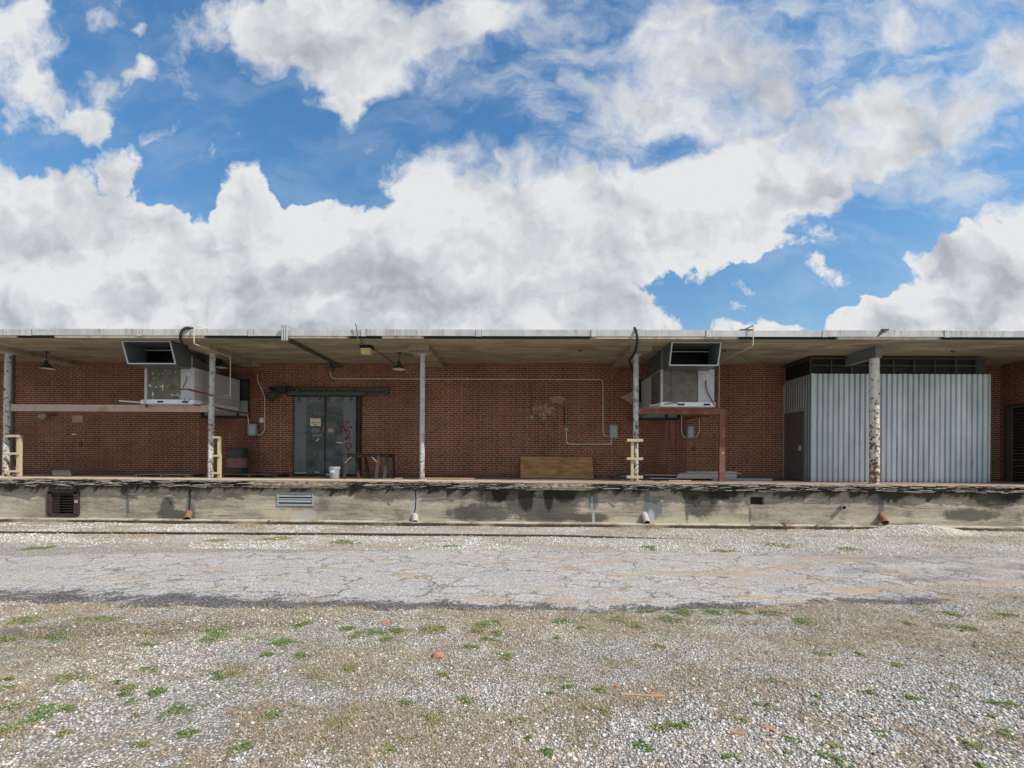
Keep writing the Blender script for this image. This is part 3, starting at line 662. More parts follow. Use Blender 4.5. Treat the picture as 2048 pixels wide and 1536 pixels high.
n9 = 42000; X9 = np.stack([rng.uniform(-13.5, 13.5, n9), rng.uniform(8.8, 11.95, n9)], -1); X9 = X9[sdist(X9[:, 0], X9[:, 1]) < .02]
X9 = X9[rng.uniform(0, 1, len(X9)) < np.clip(.5+npn(X9*np.array([[.5, 1.4]]), 1.1, 5.5)*1.6, .1, 1)]; n9 = len(X9)
c9 = np.clip(rng.normal(.60, .13, n9), .25, .88)[:, None]*np.array([[1, .97, .92]])
xh = np.stack([HX+rng.normal(0, 1.1, 7000), rng.uniform(11.15, 11.98, 7000)], -1); X9 = np.concatenate([X9, xh]); c9 = np.concatenate([c9, np.clip(rng.normal(.62, .13, 7000), .2, .9)[:, None]*np.array([[1, .93, .82]])]); n9 = len(X9)
XY = np.concatenate([XY, X9]); rad = np.concatenate([rad, rng.gamma(6, .0016, n9)+.003]); cols = np.concatenate([cols, c9])
o = stones('loose_gravel', XY, rad, cols, 0, tm); tag(o, 'pale loose gravel stones scattered over the near ground', 'gravel', kind='stuff')

# dry grass
def blades(name, XY, L, W, cols, lay, nseg=1):
    n = len(XY); a = rng.uniform(0, 6.28, n); gz = np.array([gh(x_, y_) for x_, y_ in XY]); el_ = rng.uniform(*lay, n)
    dx_, dy_, dz_ = np.cos(a)*np.cos(el_)*L, np.sin(a)*np.cos(el_)*L, np.sin(el_)*L
    px_, py_ = -np.sin(a)*W, np.cos(a)*W
    B = np.stack([XY[:, 0], XY[:, 1], gz+.002], -1)
    v0 = B+np.stack([px_, py_, 0*px_], -1); v1 = B-np.stack([px_, py_, 0*px_], -1); v2 = B+np.stack([dx_, dy_, dz_], -1)
    V = np.stack([v0, v1, v2], 1).reshape(-1, 3); F = np.arange(3*n).reshape(-1, 3)
    return rawmesh(name, V, F, np.repeat(cols, 3, 0), lm)
XY = samp(330000, 2.3, 6.4, 1.0)
XY = np.concatenate([XY, np.stack([rng.uniform(-14, 14, 80000), 11.9-2.9*rng.uniform(0, 1, 80000)**1.35], -1)])
sd_ = sdist(XY[:, 0], XY[:, 1]); dn = npn(XY*np.array([[.7, 1.3]]), .9, 2.2, 4)*.7+npn(XY, 3.6, 6.2, 3)*.6
keep = (sd_ < .05) & (rng.uniform(0, 1, len(XY)) < np.clip(.32+dn*2.0+.35*((XY[:, 1] > 4.5) & (XY[:, 1] < 5.6)), .03, .9)); XY = XY[keep]; n = len(XY)
k = rng.uniform(0, 1, (n, 1)); cols = (1-k)*np.array([[.24, .15, .085]])+k*np.array([[.58, .45, .30]])
g_ = rng.uniform(0, 1, (n, 1)) < .14; cols = np.where(g_, [[.19, .20, .065]], cols)
o = blades('dry_grass', XY, rng.uniform(.015, .060, n)*np.where(XY[:, 1] > 8, 1.5, 1), rng.uniform(.0011, .0026, n)*np.where(XY[:, 1] > 8, 2.2, 1), cols, (.05, .8)); tag(o, 'matted brown and straw coloured dead grass between the stones', 'dry grass', kind='stuff')

# green weeds
def clump(cx, cy, rx, ry, n, h=.03, leaf=(.006, .013), col=((.10, .19, .03), (.24, .36, .07))):
    r = np.sqrt(rng.uniform(0, 1, n)); a = rng.uniform(0, 6.28, n)
    lobes = 1+.35*np.sin(a*3+rng.uniform(0, 6))+.2*np.sin(a*5+rng.uniform(0, 6))
    X = cx+r*rx*np.cos(a)*lobes; Y = cy+r*ry*np.sin(a)*lobes
    Z = gh(cx, cy)+rng.uniform(.004, 1, n)*h*(1.1-r)
    L = rng.uniform(*leaf, n); th = rng.uniform(0, 6.28, n); tl = rng.uniform(-.2, .8, n)
    u = np.stack([np.cos(th)*np.cos(tl), np.sin(th)*np.cos(tl), np.sin(tl)], -1)*L[:, None]
    v = np.stack([-np.sin(th), np.cos(th), rng.uniform(-.4, .4, n)], -1)*L[:, None]*.42
    B = np.stack([X, Y, Z], -1)
    V = np.stack([B-u*.5, B+v, B+u, B-v], 1).reshape(-1, 3)
    k = rng.uniform(0, 1, (n, 1))*.8+rng.uniform(0, .2); cc = (1-k)*np.array([col[0]])+k*np.array([col[1]])
    return V, np.repeat(cc, 4, 0)
CL = [(50,1241,60),(200,1242,70),(110,1275,75),(15,1277,40),(295,1269,25),(325,1269,22),(430,1263,40),(298,1291,30),(425,1280,60),(610,1250,40),(570,1288,60),(600,1312,35),(537,1310,30),
 (150,1356,75),(10,1362,20),(10,1378,30),(255,1378,45),(245,1392,30),(310,1385,50),(262,1402,25),(65,1418,80),(128,1419,35),(60,1445,55),(20,1458,50),(273,1432,20),(285,1489,30),(125,1467,30),
 (465,1346,40),(430,1354,35),(628,1352,15),(235,1366,20),(796,1265,35),(690,1257,40),(707,1272,35),(770,1276,30),(957,1259,40),(977,1248,50),(998,1265,30),(1128,1242,45),(977,1276,30),(940,1290,28),
 (885,1255,30),(1162,1255,18),(1114,1274,16),(1316,1291,20),(1271,1255,20),(1288,1221,40),(1363,1225,50),(1095,1388,16),(1138,1378,20),(885,1351,25),(861,1436,45),(1193,1420,40),
 (776,1494,30),(1011,1313,32),(1336,1453,45),(1433,1225,55),(1540,1226,50),(1490,1224,40),(1902,1228,35),(1813,1248,28),(2011,1228,35),(1642,1308,30),(1717,1307,15),(1473,1443,30),
 (1587,1484,28),(1768,1467,28),(1673,1498,35),(1457,1518,28),(1669,1525,50),(1956,1529,24),(1946,1491,45),(1358,1457,28),(1570,1512,25),(1980,1433,20),(1997,1402,40),(1741,1389,20),
 (560,1078,60),(430,1082,40),(80,1095,50),(700,1085,60),(900,1092,40),(1300,1098,40),(1560,1090,60),(1450,1102,50),(1700,1100,45),(1090,1165,60),(1240,1180,30),(1290,1172,40),(880,1250,90),(760,1262,60),(1240,1245,60),
 (1350,1240,70),(1590,1240,50),(1930,1256,40),(700,1330,40),(930,1400,35),(1290,1500,30),(1040,1440,30),(300,1340,40),(380,1465,30),(670,1450,50),(480,1500,45),(1790,1330,30),(1830,1400,35),(2020,1470,40)]
VV = []; CC = []
for (px, py, wd) in CL:
    cx, cy = gr(px, py); s_ = wd*cy/FPX
    n = int(np.clip(s_*3800*(.9 if cy < 6 else .8), 160, 1500)); far_ = cy > 6
    yel = rng.uniform(0, 1) < .35
    for _ in range(3):
        ox, oy = rng.normal(0, .22, 2)*s_
        v, c_ = clump(cx+ox, cy+oy*.8, s_*.38, s_*.31, n//3, .022 if not far_ else .012, (.006, .013) if not far_ else (.01, .02), ((.17, .175, .05), (.33, .33, .13)) if yel else ((.095, .155, .04), (.23, .31, .09)))
        VV.append(v); CC.append(c_)
for _ in range(2100):
    q = samp(1, 2.4, 6.0, 1.0)[0]
    if mn.noise((q[0]*1.1, q[1]*1.1, 4.4)) < rng.uniform(-.25, .45): continue
    big_ = rng.uniform(0, 1) < .16; r0 = rng.uniform(.07, .17) if big_ else .035
    oc = ((.17, .16, .055), (.36, .33, .14)) if rng.uniform(0, 1) < .6 else ((.12, .17, .04), (.28, .34, .11))
    v, c_ = clump(q[0], q[1], r0, r0*.8, int(r0*1500) if big_ else int(rng.integers(6, 30)), .014, (.004, .010), oc); VV.append(v); CC.append(c_)
V = np.concatenate(VV); o = rawmesh('ground_cover', V, np.arange(len(V)).reshape(-1, 4), np.concatenate(CC), lm)
tag(o, 'low green weeds creeping in patches through the gravel', 'ground cover', kind='stuff')
for (px, py, wd, n, lab) in [(1094,1506,30,260,'roundest bright green leafy weed, near the bottom edge of the gravel, below a smaller one'), (1057,1479,20,130,'small bright green weed just up and left of the roundest weed'),
        (1545,1364,28,160,'dark green compact weed up and left of the weed pair at the right'), (1632,1399,22,130,'small leafy weed, upper of two stacked weeds in the right foreground gravel'), (1632,1414,20,110,'small leafy weed, lower of two stacked weeds in the right foreground gravel'),
        (1515,1413,18,90,'tiny green weed, left one of a side by side pair'), (1536,1414,20,100,'tiny green weed, right one of a side by side pair'),
        (813,1408,32,170,'spiky green weed below and left of the broken brick'), (355,1421,62,330,'widest flat green weed in the left foreground gravel'), (540,1433,46,260,'flat green weed reaching up to the right, on bare gravel left of centre'),
        (1199,1382,24,140,'leafy green weed beside a small orange brick chip'), (1888,1252,40,200,'bright green weed patch alone on the gravel beyond the right pavement end')]:
    cx, cy = gr(px, py); s_ = wd*cy/FPX
    v, c_ = clump(cx, cy, s_*.45, s_*.38, n, .035, (.007, .014), ((.085, .145, .04), (.22, .31, .09)))
    v = v-np.array([[cx, cy, 0]]); o = rawmesh('weed', v, np.arange(len(v)).reshape(-1, 4), c_, lm); o.location = (cx, cy, 0)
    tag(o, lab, 'weed', 'green weeds standing out of the gravel')
def lump(name, px, py, sx, sy, sz, mt, lab, cat, group=None, rot=.3, seed=0, z0=None):
    cx, cy = gr(px, py); bm = bmesh.new(); bmesh.ops.create_icosphere(bm, subdivisions=3, radius=1)
    for v in bm.verts:
        k = 1+.28*mn.noise(v.co*1.3+Vector((seed, 0, 0)))+.10*mn.noise(v.co*4+Vector((0, seed, 0)))
        c0 = v.co; q = Vector((math.copysign(abs(c0.x)**.6, c0.x), math.copysign(abs(c0.y)**.6, c0.y), math.copysign(abs(c0.z)**.6, c0.z)))
        v.co = Vector((q.x*sx*k, q.y*sy*k, q.z*sz*k+sz*.7))
    bmesh.ops.rotate(bm, cent=(0, 0, 0), matrix=Matrix.Rotation(rot, 3, 'Z'), verts=bm.verts)
    me = bpy.data.meshes.new(name); bm.to_mesh(me); bm.free(); me.materials.append(mt)
    o = bpy.data.objects.new(name, me); C.objects.link(o); o.location = (cx, cy, gh(cx, cy)); return tag(o, lab, cat, group)
G_ = 'broken brick pieces on the gravel'
lump('brick_fragment', 876, 1313, .052, .035, .028, M['brickfrag'], 'largest orange broken brick lying alone on the gravel near the middle', 'brick piece', G_, .2, 1)
lump('brick_fragment', 770, 1246, .045, .03, .012, M['brickfrag'], 'flat orange brick chip just below the near pavement edge', 'brick piece', G_, .5, 2)
lump('brick_fragment', 1234, 1372, .02, .015, .009, M['brickfrag'], 'small orange brick chip beside a leafy weed', 'brick piece', G_, .9, 3)
lump('brick_fragment', 1307, 1389, .025, .016, .010, M['brickfrag'], 'orange chip above the pale wooden stake in the ground', 'brick piece', G_, .1, 4)
lump('brick_fragment', 1475, 1471, .05, .014, .009, M['brickfrag'], 'long flat orange chip below the spiky yellow weed, left of another chip', 'brick piece', G_, .0, 5)
lump('brick_fragment', 1535, 1462, .055, .016, .009, M['brickfrag'], 'slanting flat orange chip right of the other flat chip in the coarse gravel', 'brick piece', G_, -.7, 6)
mb = MB(); a_ = gr(1242, 1391); b_ = gr(1330, 1396)
mb.bar((a_[0], a_[1], gh(*a_)+.008), (b_[0], b_[1], gh(*b_)+.008), .03, .018)
solo(mb, 'wooden_stake', M['freshwood'], (a_[0], a_[1], 0), 'thin pale wooden stake lying half buried in the near gravel', 'stake')
# gravel heap at the foot of the dock
hx, hy = wx(1850, 11.75), 11.72
bm = bmesh.new(); bmesh.ops.create_grid(bm, x_segments=60, y_segments=24, size=1)
for v in bm.verts:
    X, Y = v.co.x*3.2, v.co.y*.75; k = max(0, 1-((X-(.1 if X > 0 else 0))/(1.0 if X > 0 else 1.5))**2*.9-(Y/.62)**2)
    k2 = max(0, 1-(X/3.1)**2-(Y/.55)**2)
    v.co = Vector((X, Y, k**1.4*.15+k2*.035+.018*mn.noise((X*6, Y*6, 0))*(k2 > 0)-.02))
me = bpy.data.meshes.new('gravel_heap'); bm.to_mesh(me); bm.free()
me.materials.append(simple('pale gravel heap stones', (.52, .46, .39), .95, .3, 40, dirt=(.30, .24, .18), dirtamt=.4, bump=.02))
for pl in me.polygons: pl.use_smooth = True
o = bpy.data.objects.new('gravel_heap', me); C.objects.link(o); o.location = (hx, hy, 0); tag(o, kind='structure')
# old siding rail
mb = MB(); pts = [gr(-500, 1063), gr(0, 1066), gr(700, 1069.5), gr(1120, 1073), gr(1420, 1079)]
for q0, q1 in zip(pts, pts[1:]):
    a_ = Vector((*q0, .012)); b_ = Vector((*q1, .012 if q1 != pts[-1] else -.03)); mb.bar(a_, b_, .065, .05)
    n_ = (b_-a_).cross(Vector((0, 0, 1))).normalized(); mb.cur = 1; mb.bar(a_+n_*.055-Vector((0, 0, .004)), b_+n_*.055-Vector((0, 0, .004)), .05, .018); mb.cur = 0
solo(mb, 'railway_rail', [M['railsteel'], M['dark']], (pts[1][0], pts[1][1], 0), 'rusty old siding rail sunk in the gravel along the dock', 'rail')

# ---------------------------------------------------------------- loading dock
XL, XR = -26., 26.
dock = thing('loading_dock', (0, YD, 0), 'long concrete loading dock with a rotten timber edge below the brick wall', 'loading dock')
def rectwall(mb, X0, X1, Z0, Z1, Yf, Yb, holes):
    xs = sorted({X0, X1, *[h[0] for h in holes], *[h[1] for h in holes]}); zs = sorted({Z0, Z1, *[h[2] for h in holes], *[h[3] for h in holes]})
    for xa, xb in zip(xs, xs[1:]):
        for za, zb in zip(zs, zs[1:]):
            cx, cz = (xa+xb)/2, (za+zb)/2
            if not any(h[0] < cx < h[1] and h[2] < cz < h[3] for h in holes): mb.box(xa, xb, Yf, Yb, za, zb)
hole1 = (wx(99, YD), wx(153, YD), wz(126, 1031, YD), wz(126, 981, YD))
hole2 = (wx(1502, YD), wx(1530, YD), wz(1515, 1009, YD), wz(1515, 994, YD))
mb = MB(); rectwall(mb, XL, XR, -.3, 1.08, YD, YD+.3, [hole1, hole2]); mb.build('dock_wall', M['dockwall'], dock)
mb = MB(); mb.box(hole1[0]-.1, hole1[1]+.1, YD+.32, YD+.34, hole1[2]-.1, hole1[3]+.1).box(hole2[0]-.1, hole2[1]+.1, YD+.12, YD+.14, hole2[2]-.05, hole2[3]+.05); split_build(mb, 'void_backing', M['dark'], dock)
mb = MB(); mb.box(XL, XR, YD-.25, YD-.001, -.2, .100); mb.build('footing', M['footing'], dock, bevel=.012)
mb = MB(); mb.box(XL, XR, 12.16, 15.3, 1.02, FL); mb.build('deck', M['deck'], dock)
# splintered timber edge
nxs = 1500; rows = 11; xs = np.linspace(-15.5, 15.5, nxs); vs = []; 
for j in range(rows):
    v_ = j/(rows-1); z_ = FL-.003-v_*.20
    for x_ in xs:
        n1 = mn.noise((x_*2.2, z_*34, 1.3)); n2 = mn.noise((x_*9, z_*60, 5.3)); n3 = mn.noise((x_*.8, 2, 2)); 
        rot_ = 1-.85*max(0, 1-abs(x_-xx[0][0])/(xx[0][1]+.3))-.85*max(0, 1-abs(x_-xx[1][0])/(xx[1][1]+.2))
        e_ = max(.12, rot_)
        y_ = 12.09+e_*(.030*n1+.014*n2+.02*n3)+(v_**2)*.05*e_
        zz = z_+(e_*(.035*mn.noise((x_*1.7, 9, 1))+.02*mn.noise((x_*7, 3, 1)))-.01)*(v_ > .9)
        if j == 0: y_ = 12.10+.008*n3+.004*n2
        vs.append((x_, y_, zz))
fs = [(j*nxs+i, (j+1)*nxs+i, (j+1)*nxs+i+1, j*nxs+i+1) for j in range(rows-1) for i in range(nxs-1)]
mb = MB(); mb.add(vs, fs)
o = len(vs)
mb.box(-15.5, 15.5, 12.14, YD-.002, .99, 1.018)
top = [(x_, 12.10+.008*mn.noise((x_*.8, 2, 2))+.004*mn.noise((x_*9, (FL-.003)*60, 5.3)), FL-.003) for x_ in xs]+[(x_, 12.165, FL+.003) for x_ in xs]
mb.add(top, [(i, i+1, nxs+i+1, nxs+i) for i in range(nxs-1)])
for _ in range(900):
    x_ = rnd.uniform(-15, 15)
    if min(abs(x_-xx[0][0])/(xx[0][1]+.2), abs(x_-xx[1][0])/(xx[1][1]+.1)) < 1: continue
    L = rnd.uniform(.08, .5); z_ = rnd.uniform(.985, 1.155); dz_ = rnd.uniform(-.03, .03); mb.cur = 1 if rnd.random() < .62 else 0
    mb.bar((x_, 12.075+rnd.uniform(-.02, .015), z_), (x_+L, 12.075+rnd.uniform(-.03, .02), z_+dz_), rnd.uniform(.012, .04), rnd.uniform(.004, .014))
for px_, L in [(1236, .35), (790, .2), (1405, .3), (1980, .25), (350, .2)]:
    x_, z_ = at(px_, 975, 12.08); mb.bar((x_, 12.06, z_+.02), (x_+L*.9, 12.02, z_-L*.35), .02, .012)
mb.build('timber_edge', [M['timber'], M['splinter']], dock)
# iron hatch with bars
def pxbox(mb, x0, x1, y0, y1, Ya, Yb, Yp=None):
    Yp = Yp or Ya; cx = (x0+x1)/2; return mb.box(wx(x0, Yp), wx(x1, Yp), Ya, Yb, wz(cx, y1, Yp), wz(cx, y0, Yp))
mb = MB()
for q in [(98,154,978,988),(98,154,1028,1034),(94,103,983,1030),(148,158,983,1030),(103,148,986,989)]: pxbox(mb, *q, YD-.05, YD+.02)
hatch = mb.build('vent_hatch', M['vent_rust'], dock, bevel=.004, label='brown rusted iron hatch with horizontal bars')
mb = MB()
for k_ in range(9): 
    zc = hole1[2]+(hole1[3]-hole1[2])*(k_+.7)/9.5; mb.bar((hole1[0]+.03, YD+.0, zc), (hole1[1]-.02, YD+.0, zc), .03, .014)
mb.build('bars', M['vent_rust'], hatch)
mb = MB(); pxbox(mb, 150, 155, 1000, 1006, YD-.075, YD-.051); mb.build('latch', M['louver'], hatch)
# louvred vent
mb = MB()
for q in [(555,628,985,988),(555,628,1008,1012),(555,558,988,1008),(625,628,988,1008),(558,625,996.5,999)]: pxbox(mb, *q, YD-.03, YD-.001)
lv = mb.build('louvred_vent', M['louver'], dock, bevel=.003, label='light grey two slot louvred vent')
mb = MB(); x0, x1 = wx(558, YD), wx(625, YD)
for ya in (988, 999):
    z1, z0 = wz(590, ya, YD), wz(590, ya+8.5, YD)
    for k_ in range(3):
        if k_: continue
        za = z1; zb = z1-(z1-z0)*.62; mb.cur = 0; mb.add([(x0, YD-.006, za), (x1, YD-.006, za), (x1, YD-.028, zb), (x0, YD-.028, zb)], [(0, 1, 2, 3)])
    mb.cur = 1; mb.add([(x0, YD-.003, z0), (x1, YD-.003, z0), (x1, YD-.003, z1), (x0, YD-.003, z1)], [(0, 3, 2, 1)])
mb.build('slats', [M['louver'], M['dark']], lv)
def pipe_end(op, tp, r, mt, ly=.20, name='drain_pipe', lab=None):
    mb = MB(); a = Vector(P3(*tp, YD+.05)); b_ = Vector(P3(*op, YD-ly)); mb.tube([a, b_], r, 18, cap=False)
    d_ = (a-b_).normalized(); mb.tube([b_+d_*.001, a], r*.82, 18, cap=False); mb.cur = 1; mb.tube([b_+d_*.06, b_+d_*.07], r*.82, 18); mb.cur = 0
    e = (b_-a).normalized(); u = e.cross(Vector((1, 0, 0))).normalized(); v = e.cross(u)
    vs = []; 
    for rr in (r, r*.82): vs += [b_+(u*math.cos(2*math.pi*k/18)+v*math.sin(2*math.pi*k/18))*rr for k in range(18)]
    mb.add(vs, [(k, (k+1) % 18, 18+(k+1) % 18, 18+k) for k in range(18)])
    mb.build(name, [mt, M['dark']], dock, smooth=True, label=lab)
pipe_end((374, 1038.5), (380, 1024), .086, M['clay'], .22, lab='orange rusty drain pipe stub with a dark wet streak above it')
pipe_end((830, 1045), (830, 1030), .086, M['drainwhite'], .22, lab='whitened drain pipe stub under a vertical crack')
pipe_end((1294, 1046), (1288, 1028), .088, M['drainwhite'], .22, lab='pale cracked drain pipe under a grey cement patch')
pipe_end((1771, 1046), (1760, 1028), .086, M['clay'], .22, lab='rusty drain pipe poking toward the gravel heap')
pipe_end((1688.5, 1015.5), (1681, 1013.5), .055, M['louver'], .13, 'pipe_stub', 'short grey round pipe stub')
mb = MB(); pth = [P3(830, 980, YD-.004), P3(832, 1000, YD-.004), P3(831, 1018, YD-.004), P3(827, 1034, YD-.004)]; mb.tube(pth, .012, 6)
pth = [P3(378, 975, YD-.004), P3(381, 990, YD-.004), P3(379, 1012, YD-.004), P3(377, 1030, YD-.004)]; mb.tube(pth, .016, 6)
split_build(mb, 'crack_filler', M['dark'], dock)
x_, z_ = at(532, 1043, YD-.3); mb = MB(); mb.tube([(x_-.06, YD-.2, z_-.06), (x_+.04, YD-.26, z_+.02), (x_+.14, YD-.3, z_+.035)], .018, 8)
solo(mb, 'bent_pipe', M['drainwhite'], (x_, YD-.25, 0), 'small bent whitish pipe end sticking out over the footing', 'pipe')

# ---------------------------------------------------------------- warehouse
wh = thing('warehouse', (0, YW, 0), 'low brick warehouse with a flat concrete canopy over its dock', 'warehouse')
win1 = (wx(402), wx(500), wz(450, 836), wz(450, 758)); win2 = (wx(1268), wx(1360), wz(1310, 840), wz(1310, 760))
mb = MB(); rectwall(mb, XL, XR, FL-.1, SOF, YW, YW+.3, [win1, win2]); mb.build('brick_wall', M['brick'], wh)
for hw, pale in ((win1, .26), (win2, .16)):
    x0, x1, z0, z1 = hw; f = .07
    mb = MB().box(x0, x0+f, YW-.01, YW+.12, z0, z1).box(x1-f, x1, YW-.01, YW+.12, z0, z1).box(x0+f, x1-f, YW-.01, YW+.12, z0, z0+f).box(x0+f, x1-f, YW-.01, YW+.12, z1-f, z1)
    zc = z0+(z1-z0)*.45; mb.box(x0+f, x1-f, YW+.0, YW+.10, zc, zc+.05); xm = x1-.45; mb.box(xm, xm+.05, YW+.0, YW+.1, z0+f, z1-f)
    fr = mb.build('window', M['dark'], wh)
    MB().box(x0+f, x1-f, YW+.055, YW+.065, zc+.05, z1-f).build('pane', M['glassdark'], fr)
    MB().box(x0+f, x1-f, YW+.05, YW+.06, z0+f, zc).build('pane', M['glasspale'], fr)
XS = wx(2001)
def Yat(px, X): return X/at(px, 800, 1.)[0]
yd0, yd1 = 12.7, Yat(2010, XS); zd = 3.60
mb = MB()
mb.box(XS, XS+.3, 11.75, yd0, FL-.1, SOF-.001).box(XS, XS+.3, yd1, YW-.001, FL-.1, SOF-.001).box(XS, XS+.3, yd0, yd1, zd, SOF-.001); mb.build('side_wall', M['brick_side'], wh)
mb = MB().box(XS-.02, XS+.12, yd1-.10, yd1, FL, zd).box(XS-.02, XS+.12, yd0, yd0+.1, FL, zd).box(XS-.02, XS+.12, yd0+.1, yd1-.1, zd-.1, zd)
sd = mb.build('side_door', M['track'], wh); mb = MB()
for k_ in range(24): mb.box(XS+.14, XS+.17+(.006 if k_ % 2 else 0), yd0+.1, yd1-.1, FL+k_*.097, FL+(k_+1)*.097-.008)
mb.build('shutter', M['dark'], sd)
mb = MB().box(XL, XR, 11.72, 22, SOF, 5.03); roof = mb.build('roof', [M['soffit']], wh)
mb = MB().box(XL, XR, 11.66, 11.719, SOF-.003, 4.99); mb.build('roof_edge', M['edge'], roof)
# fascia sheets, cover plates, torn corner
js = [57, 278, 501, 727, 956, 1187, 1417, 1649, 1893]; F_Y = 11.64
mb = MB(); xs_ = [XL]+[wx(j, F_Y) for j in js]+[XR]
for i, (a_, b_) in enumerate(zip(xs_, xs_[1:])):
    dz_ = rnd.uniform(-.008, .008); mb.box(a_+.012, b_-.012, F_Y+rnd.uniform(-.006, .004), F_Y+.016, 4.924+dz_*.5, 5.088+dz_)
mb.box(XL, XR, F_Y+.017, 11.9, 5.032, 5.07)
fa = mb.build('fascia', M['fascia'], roof, bevel=.003)
for j in js:
    mb = MB(); x_ = wx(j, F_Y); mb.box(x_-.07, x_+.07, F_Y-.014, F_Y-.004, 4.915, 5.092); 
    mb.cur = 1; mb.box(x_-.078, x_-.0705, F_Y-.009, F_Y-.004, 4.92, 5.09).box(x_+.0705, x_+.078, F_Y-.009, F_Y-.004, 4.92, 5.09)
    if j == 278: mb.lathe((x_, F_Y-.0145, 5.0), [(.0, -.002), (.016, -.002), (.016, 0)], 10, 'y')
    mb.build('cover_plate', [M['fascia'], M['fascia_gap']], roof)
mb = MB(); a_ = wx(1752, F_Y)
mb.add([(a_, F_Y-.008, 4.93), (a_+.05, F_Y-.02, 4.94), (a_+.24, F_Y-.05, 5.10), (a_+.12, F_Y-.02, 5.105)], [(0, 1, 2, 3)])
mb.box(a_+.12, a_+.30, F_Y-.04, F_Y+.1, 5.10, 5.115); mb.box(a_+.36, a_+.5, F_Y, F_Y+.1, 5.085, 5.10); split_build(mb, 'torn_flashing', M['track'], roof)
mb = MB(); mb.box(wx(1480, F_Y), wx(1506, F_Y), F_Y-.01, F_Y+.1, 5.09, 5.115); mb.box(wx(1263, F_Y), wx(1281, F_Y), F_Y+.02, F_Y+.12, 5.092, 5.105); split_build(mb, 'bracket', M['cond_dark'], roof)
YC = 12.95
COLX = [(16, 'left end, next to a dark downpipe'), (424.5, 'between the left air unit and the red drum'), (845, 'slim and free standing right of the work bench'), (1271.5, 'with pale planks at its foot')]
for i, (px, lab) in enumerate(COLX):
    x_ = wx(px, YC); 
    mb = MB().box(x_-.29, x_+.29, 12.38, YW-.001, SOF-.125, SOF-.001); mb.build('canopy_beam', M['soffit'], roof)
    r_ = .078 if i != 2 else .072
    lean = [-.045, -.03, 0, .01][i]
    mb = MB(); pts = [(x_+lean*(1-k_/14)*1, YC, FL+.012+(SOF-.14-FL-.012)*k_/14) for k_ in range(15)]; mb.tube(pts, r_, 22)
    mb.box(x_-.13, x_+.13, YC-.13, YC+.13, SOF-.139, SOF-.126)
    mb.lathe((x_+lean, YC, FL), [(.0, .02), (.13, .018), (.14, .0)], 20)
    if i in (1, 3): mb.tube([(x_+lean*.5, YC, FL+1.98), (x_+lean*.5, YC, FL+2.02)], r_+.012, 22)
    mb.build('column', M['col_clean' if i == 2 else 'col'], wh, smooth=True, label='chipped white steel column, '+lab)
x_ = wx(1748, 12.5)
mb = MB().box(x_-.085, x_+.085, 12.35, YW-.001, SOF-.021, SOF-.001).box(x_-.085, x_+.085, 12.35, YW-.001, SOF-.31, SOF-.29).box(x_-.007, x_+.007, 12.35, YW-.002, SOF-.29, SOF-.021).box(x_-.085, x_+.085, 12.345, 12.355, SOF-.29, SOF-.021)
mb.build('steel_beam', M['ibeam'], roof)
mb = MB(); mb.tube([(x_+.03, 12.5, FL+.01), (x_+.015, 12.5, FL+1.6), (x_, 12.5, SOF-.311)], .115, 28); mb.lathe((x_+.03, 12.5, FL), [(0, .02), (.125, .018), (.13, 0)], 24)
mb.build('column', M['col2'], wh, smooth=True, label='thick column with heavy orange rust scabs in front of the metal shed')
for px_, py_ in ((1160, 708), (1449, 709), (1905, 707)):
    y_ = 12.9; x_ = wx(px_, y_); mb = MB(); mb.tube([(x_-.06, y_, SOF-.02), (x_, y_-.02, SOF-.045), (x_+.07, y_, SOF-.015)], .012, 6); mb.box(x_-.03, x_+.03, y_-.03, y_+.03, SOF-.03, SOF-.002)
    mb.build('hook', M['cond_dark'], roof)
# dark downpipe behind the left column
mb = MB(); xp = wx(26, 13.25); mb.tube([(xp, 13.25, SOF-.01), (xp, 13.25, 1.75)], .05, 12); mb.tube([(xp-.02, 13.25, 1.75), (xp+.05, 13.25, 1.5), (xp+.14, 13.25, 1.25)], .035, 10)
for z_ in (4.1, 3.3, 2.5, 1.85): mb.box(xp-.07, xp+.07, 13.19, 13.3, z_, z_+.03)
mb.build('downpipe', M['cond_dark'], wh, smooth=True)
# sliding door
def dbox(mb, x0, x1, y0, y1, ya, yb): return pxbox(mb, x0, x1, y0, y1, ya, yb, YW-.1)
mb = MB(); dbox(mb, 586, 589, 790, 951, YW-.08, YW-.002); dbox(mb, 713.5, 721, 790, 951, YW-.10, YW-.002); dbox(mb, 589, 713.5, 785, 792, YW-.10, YW-.002); dbox(mb, 589, 713.5, 792, 951, YW-.05, YW-.002)
door = mb.build('sliding_door', M['dark'], wh, bevel=.004)
for (x0, x1, xs1) in ((589.5, 650.3, 614), (652.5, 713, 688)):
    mb = MB(); mb.cur = 0; dbox(mb, x0, x1, 793.5, 949, YW-.12, YW-.055)
    mb.cur = 1; q = (x0+.5, xs1) if xs1 < 650 else (xs1, x1-.5); dbox(mb, q[0], q[1], 795, 948, YW-.126, YW-.12)
    mb.cur = 0
    if xs1 < 650: dbox(mb, x0+.6, xs1-.3, 864, 866, YW-.130, YW-.126); dbox(mb, x0+.6, xs1-.3, 922, 923.2, YW-.130, YW-.126)
    for xe in (x0, x1-1.2): dbox(mb, xe, xe+1.2, 793.5, 949, YW-.13, YW-.12)
    mb.build('door_leaf', [M['zinc'], M['zinclt']], door)
mb = MB()
dbox(mb, 540, 776, 774.5, 777, YW-.12, YW-.002); dbox(mb, 545, 776, 777, 782, YW-.09, YW-.002); dbox(mb, 578, 733, 783.5, 791.5, YW-.17, YW-.06); dbox(mb, 728, 774.5, 787, 790.5, YW-.14, YW-.05)
